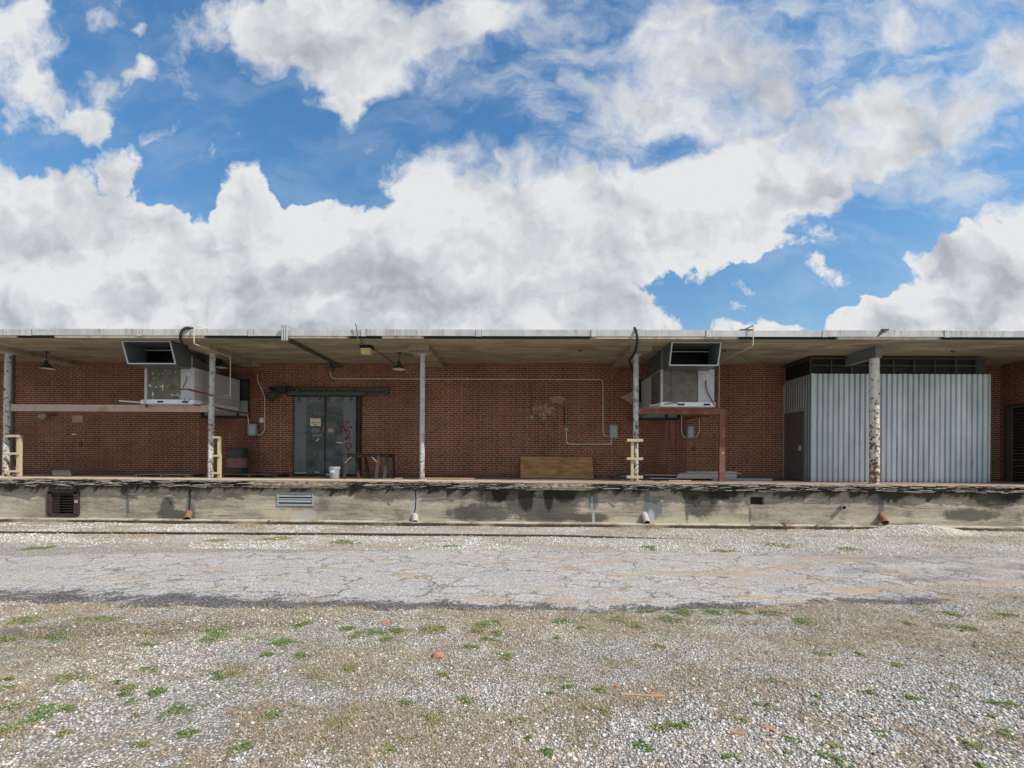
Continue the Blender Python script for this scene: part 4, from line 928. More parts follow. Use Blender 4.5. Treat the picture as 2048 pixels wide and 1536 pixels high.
dbox(mb, 769, 776.5, 774.5, 787, YW-.10, YW-.003); dbox(mb, 592, 601, 778.5, 783.5, YW-.16, YW-.08)
for xq in (650, 672, 706): dbox(mb, xq-2, xq+2, 777.5, 783.5, YW-.15, YW-.11)
for xq in (640.5, 656.5): dbox(mb, xq-1.4, xq+1.4, 790, 801, YW-.145, YW-.128)
for xq in (599, 703): dbox(mb, xq-2.5, xq+2.5, 795, 800, YW-.14, YW-.128); dbox(mb, xq-1, xq+1, 800, 803, YW-.14, YW-.128)
mb.build('door_track', M['track'], door, bevel=.004)
mb = MB(); dbox(mb, 556, 575, 772, 786, YW-.22, YW-.002); dbox(mb, 575, 590, 776, 792, YW-.16, YW-.002); dbox(mb, 538, 558, 774, 780, YW-.15, YW-.002)
mb.build('door_motor', M['dark'], door, bevel=.01)
mb = MB(); dbox(mb, 621.3, 642.8, 837, 852, YW-.134, YW-.1315); sg = mb.build('sign', M['paper'], door)
sg_ink = MB(); yk = YW-.1355
for (ya, yb, spans) in [(844.3, 846.4, [(624.2,625.2),(625.7,626.9),(627.4,628.4),(628.9,630.0),(630.5,631.6),(635,636.1),(636.6,637.6),(638,639.0)]), (848.0, 849.9, [(627.4,628.4),(628.8,630),(630.3,631.2),(631.6,632.6),(634,635.2)]), (838.2, 840.2, [(626.2, 626.9)]), (838.8, 839.6, [(629,630),(631,632.5),(633.4,635)])]:
    for a_, b_ in spans: pxbox(sg_ink, a_, b_, ya, yb, yk, yk+.001, yk)
sg_ink.build('lettering', M['ink'], door)
mb = MB(); dbox(mb, 658, 668.3, 858, 863.8, YW-.134, YW-.1315); mb.build('label', M['pink'], door)
mb = MB(); dbox(mb, 624, 641, 856, 865, YW-.135, YW-.131); dbox(mb, 627, 647, 868.5, 874, YW-.15, YW-.131); dbox(mb, 644, 648, 866, 871, YW-.17, YW-.15); dbox(mb, 656, 659, 868, 872, YW-.16, YW-.131); split_build(mb, 'latch', M['zinclt'], door)
def dp(u, v): return at(675+u/19.2, 830+v/19.2, YW-.1315)
K = MB()
for st in [[(255,290),(330,250),(440,235),(410,310),(330,370),(265,430)], [(200,350),(235,430),(265,500),(290,600),(300,640)], [(285,560),(330,500)],[(380,470),(470,470),(540,440),(535,520)],
           [(300,620),(340,580),(400,570),(440,630),(450,700),(420,760),(360,750),(320,690),(330,620)],
           [(270,960),(290,880),(330,840),(345,900),(365,960)],[(365,960),(375,850),(420,800),(450,860),(490,960)],
           [(400,1070),(330,1100),(300,1180),(340,1260),(410,1290),(490,1270),(530,1190),(490,1090),(400,1070)],[(405,1290),(400,1350),(400,1410)],[(395,1160),(400,1210)]]:
    K.ribbon([dp(*q) for q in st], .032, YW-.1318)
K.build('graffiti', M['spray'], door)
K = MB(); dq = lambda u, v: at(560+u/6.98, 760+v/6.98, YW-.1318)
K.ribbon([dq(505, 855), dq(545, 815)], .03, YW-.133); K.ribbon([dq(795, 868), dq(870, 882)], .035, YW-.133); K.ribbon([dq(490, 1290), dq(520, 1283), dq(552, 1292)], .03, YW-.133); K.ribbon([dq(215, 1296), dq(290, 1300), dq(370, 1290)], .02, YW-.133)
K.ribbon([dq(645, 1318), dq(690, 1322)], .04, YW-.133); split_build(K, 'scrape', M['white'], door)

# ---------------------------------------------------------------- corrugated shed on the dock
YS = 13.44; X0, X1 = wx(1623, YS), wx(1981, YS); ZT = wz(1800, 748, YS); ZB = FL+.004
shed = thing('metal_shed', ((X0+X1)/2, YS, FL), 'blue grey corrugated metal shed on the dock below an open dark frame', 'shed')
def corr(mb, a0, a1, z0, z1, fn, pitch=.151, dep=.052):
    n = int(round((a1-a0)/pitch)); pitch = (a1-a0)/n; pr = []
    for k_ in range(n):
        s_ = a0+k_*pitch; pr += [(s_, 0), (s_+pitch*.60, 0), (s_+pitch*.70, dep), (s_+pitch*.92, dep)]
    pr.append((a1, 0)); m_ = len(pr)
    z1s = [z1+.006*mn.noise((p_[0]*3, 1, 1)) for p_ in pr]
    vs = [fn(p_[0], p_[1], z0) for p_ in pr]+[fn(p_[0], p_[1], z1s[i]) for i, p_ in enumerate(pr)]
    mb.add(vs, [(i, i+1, m_+i+1, m_+i) for i in range(m_-1)])
mb = MB(); corr(mb, X0+.05, X1-.03, ZB, ZT, lambda a, d_, z_: (a, YS+d_, z_)); mb.box(X1-.03, X1, YS-.004, YS+.06, ZB, ZT)
mb.box(X1-.02, X1, YS+.06, YW-.001, ZB, ZT); mb.build('front_sheet', M['shed'], shed)
ydA, ydB = Yat(1571.5, X0), Yat(1605, X0); ztd = 1.82+ (918.5-823)/FPX*Yat(1605, X0)
mb = MB(); corr(mb, YS+.02, ydB-.02, ZB, ZT, lambda a, d_, z_: (X0+d_*1.5, a, z_), .15); corr(mb, ydB-.02, YW-.06, ztd, ZT, lambda a, d_, z_: (X0+d_*1.5, a, z_), .125)
mb.build('side_sheet', M['shed'], shed)
mb = MB(); mb.box(X0-.008, X0+.049, YS-.006, YS+.019, ZB, ZT+.01); mb.box(X0-.01, X0+.03, YW-.06, YW-.001, ZB, ZT-.15); mb.build('corner_trim', M['shed'], shed)
mb = MB(); mb.box(X0-.015, X0+.05, ydB-.07, ydB-.01, ZB, ztd).box(X0-.015, X0+.05, ydA, ydA+.06, ZB, ztd).box(X0-.015, X0+.05, ydA+.06, ydB-.07, ztd-.06, ztd)
mb.box(X0+.005, X0+.04, ydA+.062, ydB-.072, ZB+.01, ztd-.062); dr = mb.build('door', M['doorgrey'], shed, bevel=.003)
yh = Yat(1601, X0); mb = MB(); mb.box(X0-.03, X0+.004, yh-.03, yh+.03, 2.08, 2.24); mb.tube([(X0-.05, yh, 2.13), (X0-.05, yh+.12, 2.13)], .012, 8); mb.build('handle', M['galv_lt'], dr)
# open framing above the sheets
ZF = SOF-.06; mb = MB()
mb.box(X0, X1-.04, YS+.06, YS+.11, ZF-.05, ZF).box(X0, X1-.04, YS+.07, YS+.10, wz(1800, 731.5, YS), wz(1800, 729, YS))
k_ = X0
while k_ < X1-.1: mb.box(k_, k_+.04, YS+.075, YS+.105, ZT-.1, ZF-.05); k_ += .60
mb.box(X0, X0+.05, YS+.12, YW-.01, ZF-.05, ZF); mb.box(X1-.25, X1-.05, YS+.115, YS+.15, ZT-.1, ZF-.051)
mb.build('frame', M['track'], shed)
mb = MB(); mb.box(X0+.06, X1-.3, YS+.16, YS+.165, ZT-.2, SOF-.002); mb.box(X0+.06, X0+.065, YS+.17, YW-.02, ZT-.3, SOF-.002); mb.box(X1-.3, X1-.05, YS+.5, YS+.505, ZT-.2, SOF-.002); split_build(mb, 'dark_mesh', M['dark'], shed)

# ---------------------------------------------------------------- air units hanging under the canopy
def ac_unit(left):
    YF, YB = 12.70, 14.80
    if left: xa, xb, zt, zb, pmx = 288.5, 388.5, 735, 807.5, 340
    else: xa, xb, zt, zb, pmx = 1322, 1428.5, 738, 813, 1375
    xa, xb = wx(xa, YF), wx(xb, YF); zt = wz(pmx, zt, YF); zb = wz(pmx, zb, YF)
    e = thing('air_conditioner', ((xa+xb)/2, (YF+YB)/2, zb), 'left hung air conditioner, coil speckled with white lint' if left else 'right hung air conditioner with clean brown coil and dangling hoses', 'air conditioner', 'air conditioners hung under the canopy')
    w_ = xb-xa; rail = .11
    # casing with a real recess for the coil
    cx0, cx1 = xa+w_*(.05 if left else .035), xa+w_*(.725 if left else .70); cz1, cz0 = zt-.035, zb+rail+.02
    mb = MB(); mb.box(xa+.008, xb-.008, YF+.07, YB, zb+rail, zt)
    mb.box(xa, cx0, YF, YF+.069, zb+rail, zt).box(cx1, xb, YF, YF+.069, zb+rail, zt).box(cx0, cx1, YF, YF+.069, cz1, zt).box(cx0, cx1, YF, YF+.069, zb+rail, cz0)
    mb.build('casing', M['acpaint'], e, bevel=.006)
    co = MB().box(cx0+.001, cx1-.001, YF+.03, YF+.068, cz0, cz1).build('coil', M['coil'], e)
    if not left:
        MB().box(xa-.001, xa+.006, YF+.12, YF+.95, cz0, cz1).build('coil', M['coil'], e)
        MB().box(xa-.004, xa+.005, YF+1.02, YF+1.06, zb+rail, zt).box(xa-.004, xa+.005, YF+1.06, YB-.05, zb+rail+.5, zb+rail+.53).build('seam', M['galv_lt'], e)
    mb = MB(); s1, s2 = (.27, .76) if left else (.31, .79)
    x1a, x1b, x2a, x2b = xa+w_*s1, xa+w_*(s1+.13), xa+w_*s2, xa+w_*(s2+.13)
    for q0, q1 in ((xa-.02, x1a), (x1b, x2a), (x2b, xb+.02)): mb.box(q0, q1, YF-.03, YF+.02, zb, zb+rail)
    for q0, q1 in ((x1a, x1b), (x2a, x2b)): mb.box(q0, q1, YF-.03, YF+.02, zb, zb+.025).box(q0, q1, YF-.03, YF+.02, zb+rail-.03, zb+rail); mb.cur = 1; mb.box(q0, q1, YF+.0, YF+.018, zb+.025, zb+rail-.03); mb.cur = 0
    mb.box(xa-.02, xb+.02, YF+.02, YB-.1, zb, zb+rail-.001)
    mb.build('base_rail', [M['acbase'], M['dark']], e)
    mb = MB(); sx = xa+w_*.88
    mb.box(sx-.06, sx+.03, YF-.004, YF-.001, zt-.19, zt-.155); mb.build('rating_label', M['white'], e)
    mb = MB()
    if left:
        mb.tube(arc([(sx-.05, YF-.01, zt-.24), (sx-.055, YF-.02, zt-.40), (sx-.12, YF-.02, zt-.52), (sx-.16, YF-.01, zt-.60)], .05), .008, 6)
        mb.tube(arc([(sx-.10, YF-.01, zb+.14), (sx-.06, YF-.06, zb+.03), (sx+.02, YF-.06, zb+.02), (sx+.08, YF-.01, zb+.16)], .05), .008, 6)
    else:
        mb.tube(arc([(sx-.05, YF-.01, zt-.32), (sx-.09, YF-.05, zt-.40), (sx-.05, YF-.05, zt-.62), (sx+.18, YF-.03, zb+.02)], .1), .016, 8)
        mb.tube(arc([(xa+.08, YF-.05, zb+.05), (xa+.35, YF-.06, zb+.10), (xa+.42, YF-.06, zb+.09), (xa+.50, YF-.05, zb+.03)], .05), .014, 8)
        mb.tube([(xa+.22, YF-.25, zt+.10), (xa+.25, YF-.06, zt-.3), (xa+.28, YF-.05, zb+.14)], .009, 6)
    split_build(mb, 'hose', M['cond_dark'], e, smooth=True)
    if left:
        mb = MB()
        for (u, v, s_, el_, ang) in [(780,695,.035,1.5,1.5),(600,825,.035,1.2,.3),(540,932,.06,1.8,-.8),(630,950,.05,1.8,-.6),(735,935,.06,1.6,.6),(735,970,.05,2,1.5),(735,1003,.035,1,0),(875,1075,.06,1.7,-1),(918,1080,.045,1,0),(960,1068,.06,1.8,.7),(585,1060,.07,3,1.55),(583,1125,.035,1,0),(815,940,.04,2,.8),(580,745,.04,2.5,1.5),(935,725,.04,1.8,1.2),(990,1095,.05,2,1.3),(680,755,.03,1.2,0),(735,745,.03,1.2,0),(945,925,.025,1,0),(840,910,.025,1.6,0),(700,945,.04,2.2,.2)]:
            x_, z_ = at(230+u/7.68, 650+v/7.68, YF+.03); n_ = 9; vs = [(x_+s_*.55*el_**.5*math.cos(2*math.pi*k/n_)*math.cos(ang)*rnd.uniform(.6, 1.2)-s_*.5/el_**.5*math.sin(2*math.pi*k/n_)*math.sin(ang), YF+.026+rnd.uniform(-.004, 0), z_+s_*.55*el_**.5*math.cos(2*math.pi*k/n_)*math.sin(ang)+s_*.5/el_**.5*math.sin(2*math.pi*k/n_)*math.cos(ang)*rnd.uniform(.6, 1.2)) for k in range(n_)]
            mb.add(vs, [tuple(range(n_))])
        mb.build('lint', M['fluff'], e)
        MB().box(xb-.001, xb+.003, YF+.06, YF+.12, zb+.35, zb+.40).build('label_plate', M['white'], e)
    # duct hood: open-mouthed, its rim leaning outward
    if left: tl, tr, brr, bl = (242.5, 675.5), (336.5, 675), (350.5, 727), (256, 727.5)
    else: tl, tr, brr, bl = (1343.5, 678), (1444.5, 679), (1435, 732), (1338.5, 729)
    # rim corners: vertical plane for the side walls, the top 0.26 m further out than the bottom
    YM = 12.12; xl = wx(bl[0], YM); xr = wx(brr[0], YM); zlo = (wz(bl[0], bl[1], YM)+wz(brr[0], brr[1], YM))/2; zhi = SOF-.03; YT = 11.93
    YR = 12.72; t_ = .012; Y2 = 13.9
    mb = MB()
    def sheet(q, off):
        q = [Vector(v) for v in q]; off = Vector(off); mb.add(q+[v+off for v in q], [(0, 1, 2, 3), (7, 6, 5, 4), (0, 4, 5, 1), (1, 5, 6, 2), (2, 6, 7, 3), (3, 7, 4, 0)])
    mb.cur = 0
    for X_, o_ in ((xl, (-t_, 0, 0)), (xr, (t_, 0, 0))): sheet([(X_, YM, zlo), (X_, YT, zhi), (X_, YR+.05, zhi), (X_, YR, zlo-.0)], o_)
    sheet([(xl, YM, zlo), (xr, YM, zlo), (xr, YR, zlo-.02), (xl, YR, zlo-.02)], (0, 0, -t_)); sheet([(xl, YT, zhi), (xr, YT, zhi), (xr, YR, zhi), (xl, YR, zhi)], (0, 0, t_))
    mb.build('duct_hood', M['galv'], e)
    mb = MB()
    sheet([(xl+.001, YM+.005, zlo), (xl+.001, YT+.005, zhi), (xl+.001, YR, zhi), (xl+.001, YR, zlo)], (.004, 0, 0)); sheet([(xr-.001, YM+.005, zlo), (xr-.001, YT+.005, zhi), (xr-.001, YR, zhi), (xr-.001, YR, zlo)], (-.004, 0, 0))
    for X_, sg_ in ((xl+.006, 1), (xr-.006, -1)):
        mb.bar((X_, YM+.05, zlo+.02), (X_, YR-.02, zhi-.02), .008, .008); mb.bar((X_, YT+.08, zhi-.03), (X_, YR-.02, zlo+.02), .008, .008)
    split_build(mb, 'hood_lining', M['galv_in'], e)
    mb = MB(); rr_ = .028
    mb.bar((xl-.015, YT, zhi), (xr+.015, YT, zhi), rr_, rr_); mb.bar((xl-.015, YM, zlo), (xr+.015, YM, zlo), rr_, rr_); mb.bar((xl, YM, zlo), (xl, YT, zhi), rr_, rr_, (1, 0, 0)); mb.bar((xr, YM, zlo), (xr, YT, zhi), rr_, rr_, (1, 0, 0))
    mb.box(xl+.01, xr-.01, YR-.04, YR-.01, zhi-.075, zhi-.05)
    for X_ in (xl-.015, xr+.0125): mb.box(X_, X_+.003, YR-.02, YR+.02, zlo-.01, zhi)
    mb.build('flange', M['galv_lt'], e)
    mb = MB(); mb.box(xl-.013, xl-.001, YR+.001, Y2, zt+.002, zhi).box(xr+.001, xr+.013, YR+.001, Y2, zt+.002, zhi).box(xl, xr, Y2-.1, Y2, zt+.002, zhi).box(xl, xr, YR+.001, Y2-.1, zt+.003, zt+.013); 
    for X_ in (xl-.016, xr+.016): mb.bar((X_, YR+.08, zt+.02), (X_, YR+.7, zhi-.02), .006, .006); mb.bar((X_, YR+.08, zhi-.02), (X_, YR+.7, zt+.02), .006, .006)
    mb.build('supply_duct', M['galv'], e)
    mb = MB().box(xl+.02, xr-.02, YR+.5, YR+.51, zt+.02, zhi-.01).box(xl+.02, xr-.02, YR-.03, YR+.49, zhi-.012, zhi-.006).box(xl+.002, xl+.004, YR, Y2-.12, zt+.02, zhi).box(xr-.004, xr-.002, YR, Y2-.12, zt+.02, zhi); mb.build('duct_inside', M['dark'], e)  # near-black plates stand in for the shade inside the duct
    return xa, xb, zt, zb
A = ac_unit(True); B = ac_unit(False)
# flap to the left of the right unit
mb = MB(); 
q = [Vector(P3(a_, b_, y_)) for a_, b_, y_ in ((1241, 794, 14.2), (1276, 779, 14.5), (1278, 818, 14.6), (1262, 806, 14.3))]; mb.add(q+[v+Vector((0, .02, 0)) for v in q], [(0, 3, 2, 1), (4, 5, 6, 7), (0, 1, 5, 4), (1, 2, 6, 5), (2, 3, 7, 6), (3, 0, 4, 7)])
solo(mb, 'vent_flap', M['fadedred'], P3(1268, 795, 14.5), 'slanted grey metal vent flap at the wall behind the plank-footed column', 'vent flap')
# red steel frames
zb1, zt1 = wz(220, 823, YC), wz(220, 809.5, YC); x0, x1 = wx(18, YC)+.07, wx(424, YC)-.07
fr = thing('support_frame', ((x0+x1)/2, YC, zb1), 'faded pink steel channel spanning two columns below the left air conditioner', 'support frame')
mb = MB().box(x0, x1, YC-.02, YC-.01, zb1, zt1).box(x0, x1, YC-.01, YC+.06, zt1-.012, zt1).box(x0, x1, YC-.01, YC+.06, zb1, zb1+.012); mb.build('channel', M['fadedred'], fr)
mb = MB(); a_ = P3(388, 808, 12.75); b_ = P3(501, 828, YW-.05); mb.bar(a_, b_, .05, .06); mb.bar(P3(292, 812, 12.8), P3(305, 820, 14.3), .05, .06)
split_build(mb, 'cross_member', M['redsteel'], fr)
pts = [P3(343, 779, 12.35), P3(376, 778.5, 12.30), P3(424, 791, YC-.09)]
mb = MB(); mb.tube(pts[:2], .022, 10); mb.tube(pts[1:], .03, 10); mb.build('brace', M['redsteel'], fr, smooth=True)
zb2, zt2 = wz(1360, 828.5, YC), wz(1360, 817, YC); x0 = wx(1278, YC)+.0; x1 = wx(1450.5, YC); xm = wx(1439, YC)
fr = thing('support_frame', ((x0+x1)/2, YC, FL), 'red brown steel frame with one long leg below the right air conditioner', 'support frame')
mb = MB().box(x0, x1, YC-.02, YC-.008, zb2, zt2).box(x0, x1, YC-.008, YC+.07, zt2-.012, zt2).box(x0, xm, YC-.008, YC+.07, zb2, zb2+.012); mb.build('channel', M['redsteel'], fr)
mb = MB().box(xm, x1, YC-.022, YC+.06, FL+.005, zb2-.002); mb.box(xm-.03, x1+.03, YC-.06, YC+.09, FL, FL+.008); mb.build('leg', M['redsteel'], fr, bevel=.004)
MB().lathe((xm+.09, YC-.024, wz(1445, 906, YC)), [(0, -.003), (.02, -.003), (.02, 0)], 12, 'y').build('sticker', M['white'], fr)
mb = MB().box(wx(1285, YC), wx(1300, YC), YC+.2, YC+2., zb2+.0, zb2+.09); mb.box(wx(1420, YC), wx(1430, YC), YC+.08, YW-.1, zb2, zb2+.09); split_build(mb, 'cross_member', M['redsteel'], fr)
mb = MB(); q = P3(1308, 812, 12.6); mb.bar((q[0]-.1, 12.62, q[2]), (q[0]+.10, 12.5, q[2]+.02), .22, .04); solo(mb, 'folded_sheet', M['fadedred'], q, 'faded folded metal sheet wedged under the front left corner of the right air conditioner', 'metal sheet')
mb = MB(); mb.tube([P3(238, 801.5, 12.62), P3(284, 805, 12.62)], .018, 10); mb.box(*[v for v in (P3(282, 800, 12.6)[0], P3(288, 800, 12.6)[0], 12.58, 12.66, P3(285, 808, 12.6)[2], P3(285, 800, 12.6)[2])])
solo(mb, 'drain_tube', M['white'], P3(262, 803, 12.62), 'thin white drain tube sticking out left from the left air conditioner', 'drain tube')

# ---------------------------------------------------------------- pipes and conduits
def zbracket(mb, x, z): mb.box(x-.03, x+.03, YW-.03, YW-.001, z, z+.02)
def gas(pts, lab, loc): 
    mb = MB(); mb.tube(arc(pts, .04, 3), .013, 8); return solo(mb, 'gas_pipe', M['gaspipe'], loc, lab, 'pipe', 'cream pipes over the roof edge', smooth=True)
YR_ = 11.56
a_ = P3(388, 650, YR_); b_ = P3(388, 687.5, YR_); q2 = P3(461, 714, 13.1); xb_ = q2[0]
mb = MB(); mb.tube(arc([a_, b_, (xb_, 13.1, b_[2]), (xb_, 13.1, wz(461, 799, 13.1))], .03, 3), .013, 8); mb.tube([P3(436, 791.5, 12.9), (xb_, 13.1, wz(461, 791, 13.1))], .010, 8); mb.tube([a_, (a_[0]+.33, 11.95, a_[2]-.05)], .012, 8)
gp = solo(mb, 'gas_pipe', M['gaspipe'], a_, 'thin cream pipe over the roof edge, down beside the left air conditioner', 'pipe', 'cream pipes over the roof edge', smooth=True)
MB().bar(P3(434, 794, 12.9), (xb_, 13.1, wz(461, 796, 13.1)), .07, .11).build('stand_off', M['galv'], gp)
a_ = P3(1507, 651, YR_); b_ = P3(1506, 692, YR_); xb_ = wx(1438, 13.5)
mb = MB(); mb.tube(arc([a_, b_, (xb_, 13.5, b_[2]), (xb_, 13.5, wz(1438, 816, 13.5))], .03, 3), .013, 8); mb.tube([a_, (a_[0]-.2, 11.9, a_[2]-.07)], .02, 8)
gp = solo(mb, 'gas_pipe', M['gaspipe'], a_, 'thin cream pipe over the roof edge, down the right side of the right air conditioner', 'pipe', 'cream pipes over the roof edge', smooth=True)
def cable(pts, r, lab):
    P = [Vector(P3(*p)) for p in pts]; Q = [P[0]]
    for i in range(len(P)-1):
        p0_, p1_, p2_, p3_ = P[max(i-1, 0)], P[i], P[i+1], P[min(i+2, len(P)-1)]
        for k in range(1, 7):
            s = k/6; Q.append(.5*((2*p1_)+(-p0_+p2_)*s+(2*p0_-5*p1_+4*p2_-p3_)*s*s+(-p0_+3*p1_-3*p2_+p3_)*s**3))
    mb = MB(); mb.tube(Q, r, 10); return solo(mb, 'power_cable', M['black'], tuple(P[0]), lab, 'cable', 'black cables looping over the roof edge', smooth=True)
cable([(388, 658, 11.7), (375, 655.5, 11.6), (365, 661, 11.55), (361, 672, 11.55), (364, 686, 11.7), (373, 699, 12.1), (390, 711, 12.6), (408, 722, 13.2), (420, 738, 13.8), (428, 752, 14.2)], .036, 'thick black cable looping over the roof edge beside the left air conditioner')
cable([(1269, 656, 11.75), (1273, 664, 11.56), (1274.5, 680, 11.55), (1272, 697, 11.8), (1266, 711, 12.1), (1259, 721, 12.6), (1262, 730, 13.0), (1267, 745, 13.3), (1268, 765, 13.6)], .034, 'thick black cable hanging from the roof edge in front of the plank-footed column')
# triple conduits at the roof edge
e = thing('conduit_bundle', P3(569, 665, 11.56), 'three pale conduits side by side over the roof edge, running back under the canopy', 'conduit')
for px_ in (564.5, 569, 573.5):
    mb = MB(); p1_ = P3(px_, 649.5, 11.56); p2_ = P3(px_, 681, 11.56); zc = SOF-.035; mb.tube([p1_, p2_], .023, 10); mb.tube([p1_, (p1_[0]+.22, 12.0, p1_[2]-.09)], .008, 6)
    mb.build('conduit', M['ebox2'], e, smooth=True)
    mb = MB(); mb.tube([(p2_[0], 11.57, zc-.03), (p2_[0], 11.75, zc), (p2_[0]+.02, YW-.25, zc), (p2_[0]+.1, YW-.04, zc-.12)], .022, 8); mb.build('under_run', M['cond_dark'], e, smooth=True)
jb = P3(660, 739, YW-.06)
xj = wx(573.5, 11.56)
mb = MB().box(jb[0]-.10, jb[0]+.10, YW-.12, YW-.001, jb[2]-.06, jb[2]+.06).box(jb[0]-.06, jb[0]+.04, YW-.14, YW-.001, jb[2]+.061, jb[2]+.22); mb.build('junction_box', M['cond_dark'], e, bevel=.005)
Yk = YW-.025
def conduit(pts, lab, r=.014, mt='conduit', rad=.12):
    P = [P3(x_, y_, Yk) for x_, y_ in pts]; mb = MB(); mb.tube(arc(P, rad, 5), r, 8)
    for a_, b_ in zip(P, P[1:]):
        L = (Vector(b_)-Vector(a_)).length
        for k_ in range(1, int(L/1.6)+1):
            c_ = Vector(a_).lerp(Vector(b_), k_/(int(L/1.6)+1)); mb.box(c_.x-.025, c_.x+.025, YW-.028, YW-.001, c_.z-.022, c_.z+.022) if L > 2 else None
    return solo(mb, 'conduit', M[mt], P[0], lab, 'conduit', 'conduits on the brick wall', smooth=True)
conduit([(661, 742), (661, 752), (668, 757.5), (1206, 759), (1206, 862), (1209, 873), (1220, 873)], 'long horizontal conduit along the top of the brick wall, dropping to the grey panel')
conduit([(1223, 877), (1223, 888.5), (1133, 888.5), (1133, 863)], 'short U shaped conduit below the grey panel', .016)
conduit([(1063, 777), (1063, 831)], 'short dark vertical conduit above the small round box', .013, 'cond_dark')
conduit([(495, 829), (497, 840), (496.5, 868), (501, 869.5)], 'short conduit left of the small disconnect near the left window')
conduit([(515, 748), (515, 762), (529.5, 791), (529.5, 862), (521, 870), (515, 870)], 'bent conduit right of the small disconnect near the left window')
conduit([(1363, 829), (1363, 864), (1368, 875), (1374, 875)], 'conduit curving in from the left to the disconnect below the right air conditioner')
conduit([(1398.5, 829), (1398.5, 864), (1393, 874), (1386, 874)], 'conduit curving in from the right to the disconnect below the right air conditioner')
def ebox(x0, x1, y0, y1, lab, cover=True, dep=.11, cat='electrical box'):
    e = thing('electrical_box', P3((x0+x1)/2, (y0+y1)/2, YW-.05), lab, cat, 'electrical boxes on the brick wall')
    mb = MB(); pxbox(mb, x0, x1, y0, y1, YW-dep, YW-.001, YW-.05); mb.build('case', M['ebox'], e, bevel=.008)
    if cover:
        mb = MB(); pxbox(mb, x0+2, x1-2, y0+3, y1-3, YW-dep-.006, YW-dep-.001, YW-.05); mb.build('cover', M['ebox2'], e)
        mb = MB(); pxbox(mb, x1+.2, x1+1.6, y0+3, y0+9, YW-.08, YW-.04, YW-.05); mb.build('lever', M['cond_dark'], e)
ebox(1219, 1235.5, 849.5, 877, 'tall grey breaker panel at the end of the long conduit')
ebox(1129.5, 1137, 855, 862.5, 'tiny square grey box right of the spalled brick patch', False, .07)
ebox(501, 515.5, 848, 871.5, 'grey disconnect box above the steel drum', True, .14)
ebox(1373.5, 1386.5, 852, 876, 'grey disconnect box below the right air conditioner', True, .13)
mb = MB(); c_ = P3(1063.5, 834.5, YW-.03); mb.lathe((c_[0], YW-.06, c_[2]), [(0, 0), (.055, 0), (.06, .01), (.06, .059)], 18, 'y'); solo(mb, 'round_box', M['ebox'], c_, 'small round grey outlet box at the foot of the short dark conduit', 'outlet box', smooth=True)
mb = MB(); pxbox(mb, 1127.5, 1130, 813, 850, YW-.012, YW-.001); solo(mb, 'wall_slot', M['dark'], P3(1129, 830, YW), 'narrow black vertical strip right of the spalled brick patch', 'strip')
for (x0, x1, y0, y1, mt, lab) in [(507.5, 513, 886.5, 893.5, 'block', 'small brown box on the wall left of and below the disconnect'), (519, 527, 835.5, 845, 'white', 'small white box on the wall above the grey disconnect'), (1386, 1392.5, 893, 900.5, 'cond_dark', 'small dark box on the wall below the right disconnect'), (144, 151, 867, 870, 'white', 'tiny white tag on the bricks at the left'), (157, 162, 883, 891, 'cond_dark', 'tiny dark patch box on the bricks at the left')]:
    mb = MB(); pxbox(mb, x0, x1, y0, y1, YW-.05, YW-.001); solo(mb, 'wall_box', M[mt], P3((x0+x1)/2, (y0+y1)/2, YW), lab, 'wall box', bevel=.006)
# recessed framed panel on the left wall
e = thing('wall_sign', P3(154.5, 838, YW), 'small pinkish framed rectangular plate on the left brick wall', 'plate')
mb = MB()
for q in [(144.5,165,831,833.5),(144.5,165,842,844.5),(144.5,147,833.5,842),(162.5,165,833.5,842)]: pxbox(mb, *q, YW-.03, YW-.001)
mb.build('frame', M['pink'], e); mb = MB(); pxbox(mb, 147, 162.5, 833.5, 842, YW-.012, YW-.001); mb.build('plate', M['fadedred'], e)
def wall_lamp(px, py, s, flip, lab):
    x_, z_ = at(px, py, YW-.18); e = thing('wall_floodlight', (x_, YW, z_), lab, 'floodlight', 'wall floodlights')
    mb = MB(); mb.box(x_+flip*s*.9-.05, x_+flip*s*.9+.05, YW-.06, YW-.001, z_+s*.25, z_+s*.65); mb.tube([(x_+flip*s*.9, YW-.06, z_+s*.4), (x_+flip*s*.4, YW-.16, z_+s*.35)], .022, 8); mb.build('mount', M['cond_dark'], e)
    mb = MB(); ax = Vector((-flip*.55, -.45, -.7)).normalized(); u = ax.cross(Vector((0, 1, 0))).normalized(); v = ax.cross(u); c0 = Vector((x_+flip*s*.35, YW-.17, z_+s*.35)); n_ = 18; rings = []
    for r_, h_ in ((.02, 0), (s*.30, .02), (s*.42, s*.35), (s*.55, s*1.0), (s*.50, s*1.0), (.001, s*.85)): rings.append([c0+ax*h_+(u*math.cos(6.2832*k/n_)+v*math.sin(6.2832*k/n_))*r_ for k in range(n_)])
    mb.add([q for rg in rings for q in rg], [(i*n_+k, i*n_+(k+1) % n_, (i+1)*n_+(k+1) % n_, (i+1)*n_+k) for i in range(5) for k in range(n_)]); mb.build('lamp_head', M['track'] if s > .25 else M['drainwhite'], e, smooth=True)
wall_lamp(88, 833, .19, 1, 'small pale floodlight below the pink channel at the left')
wall_lamp(545, 791, .29, 1, 'big grey floodlight at the left end of the door track')
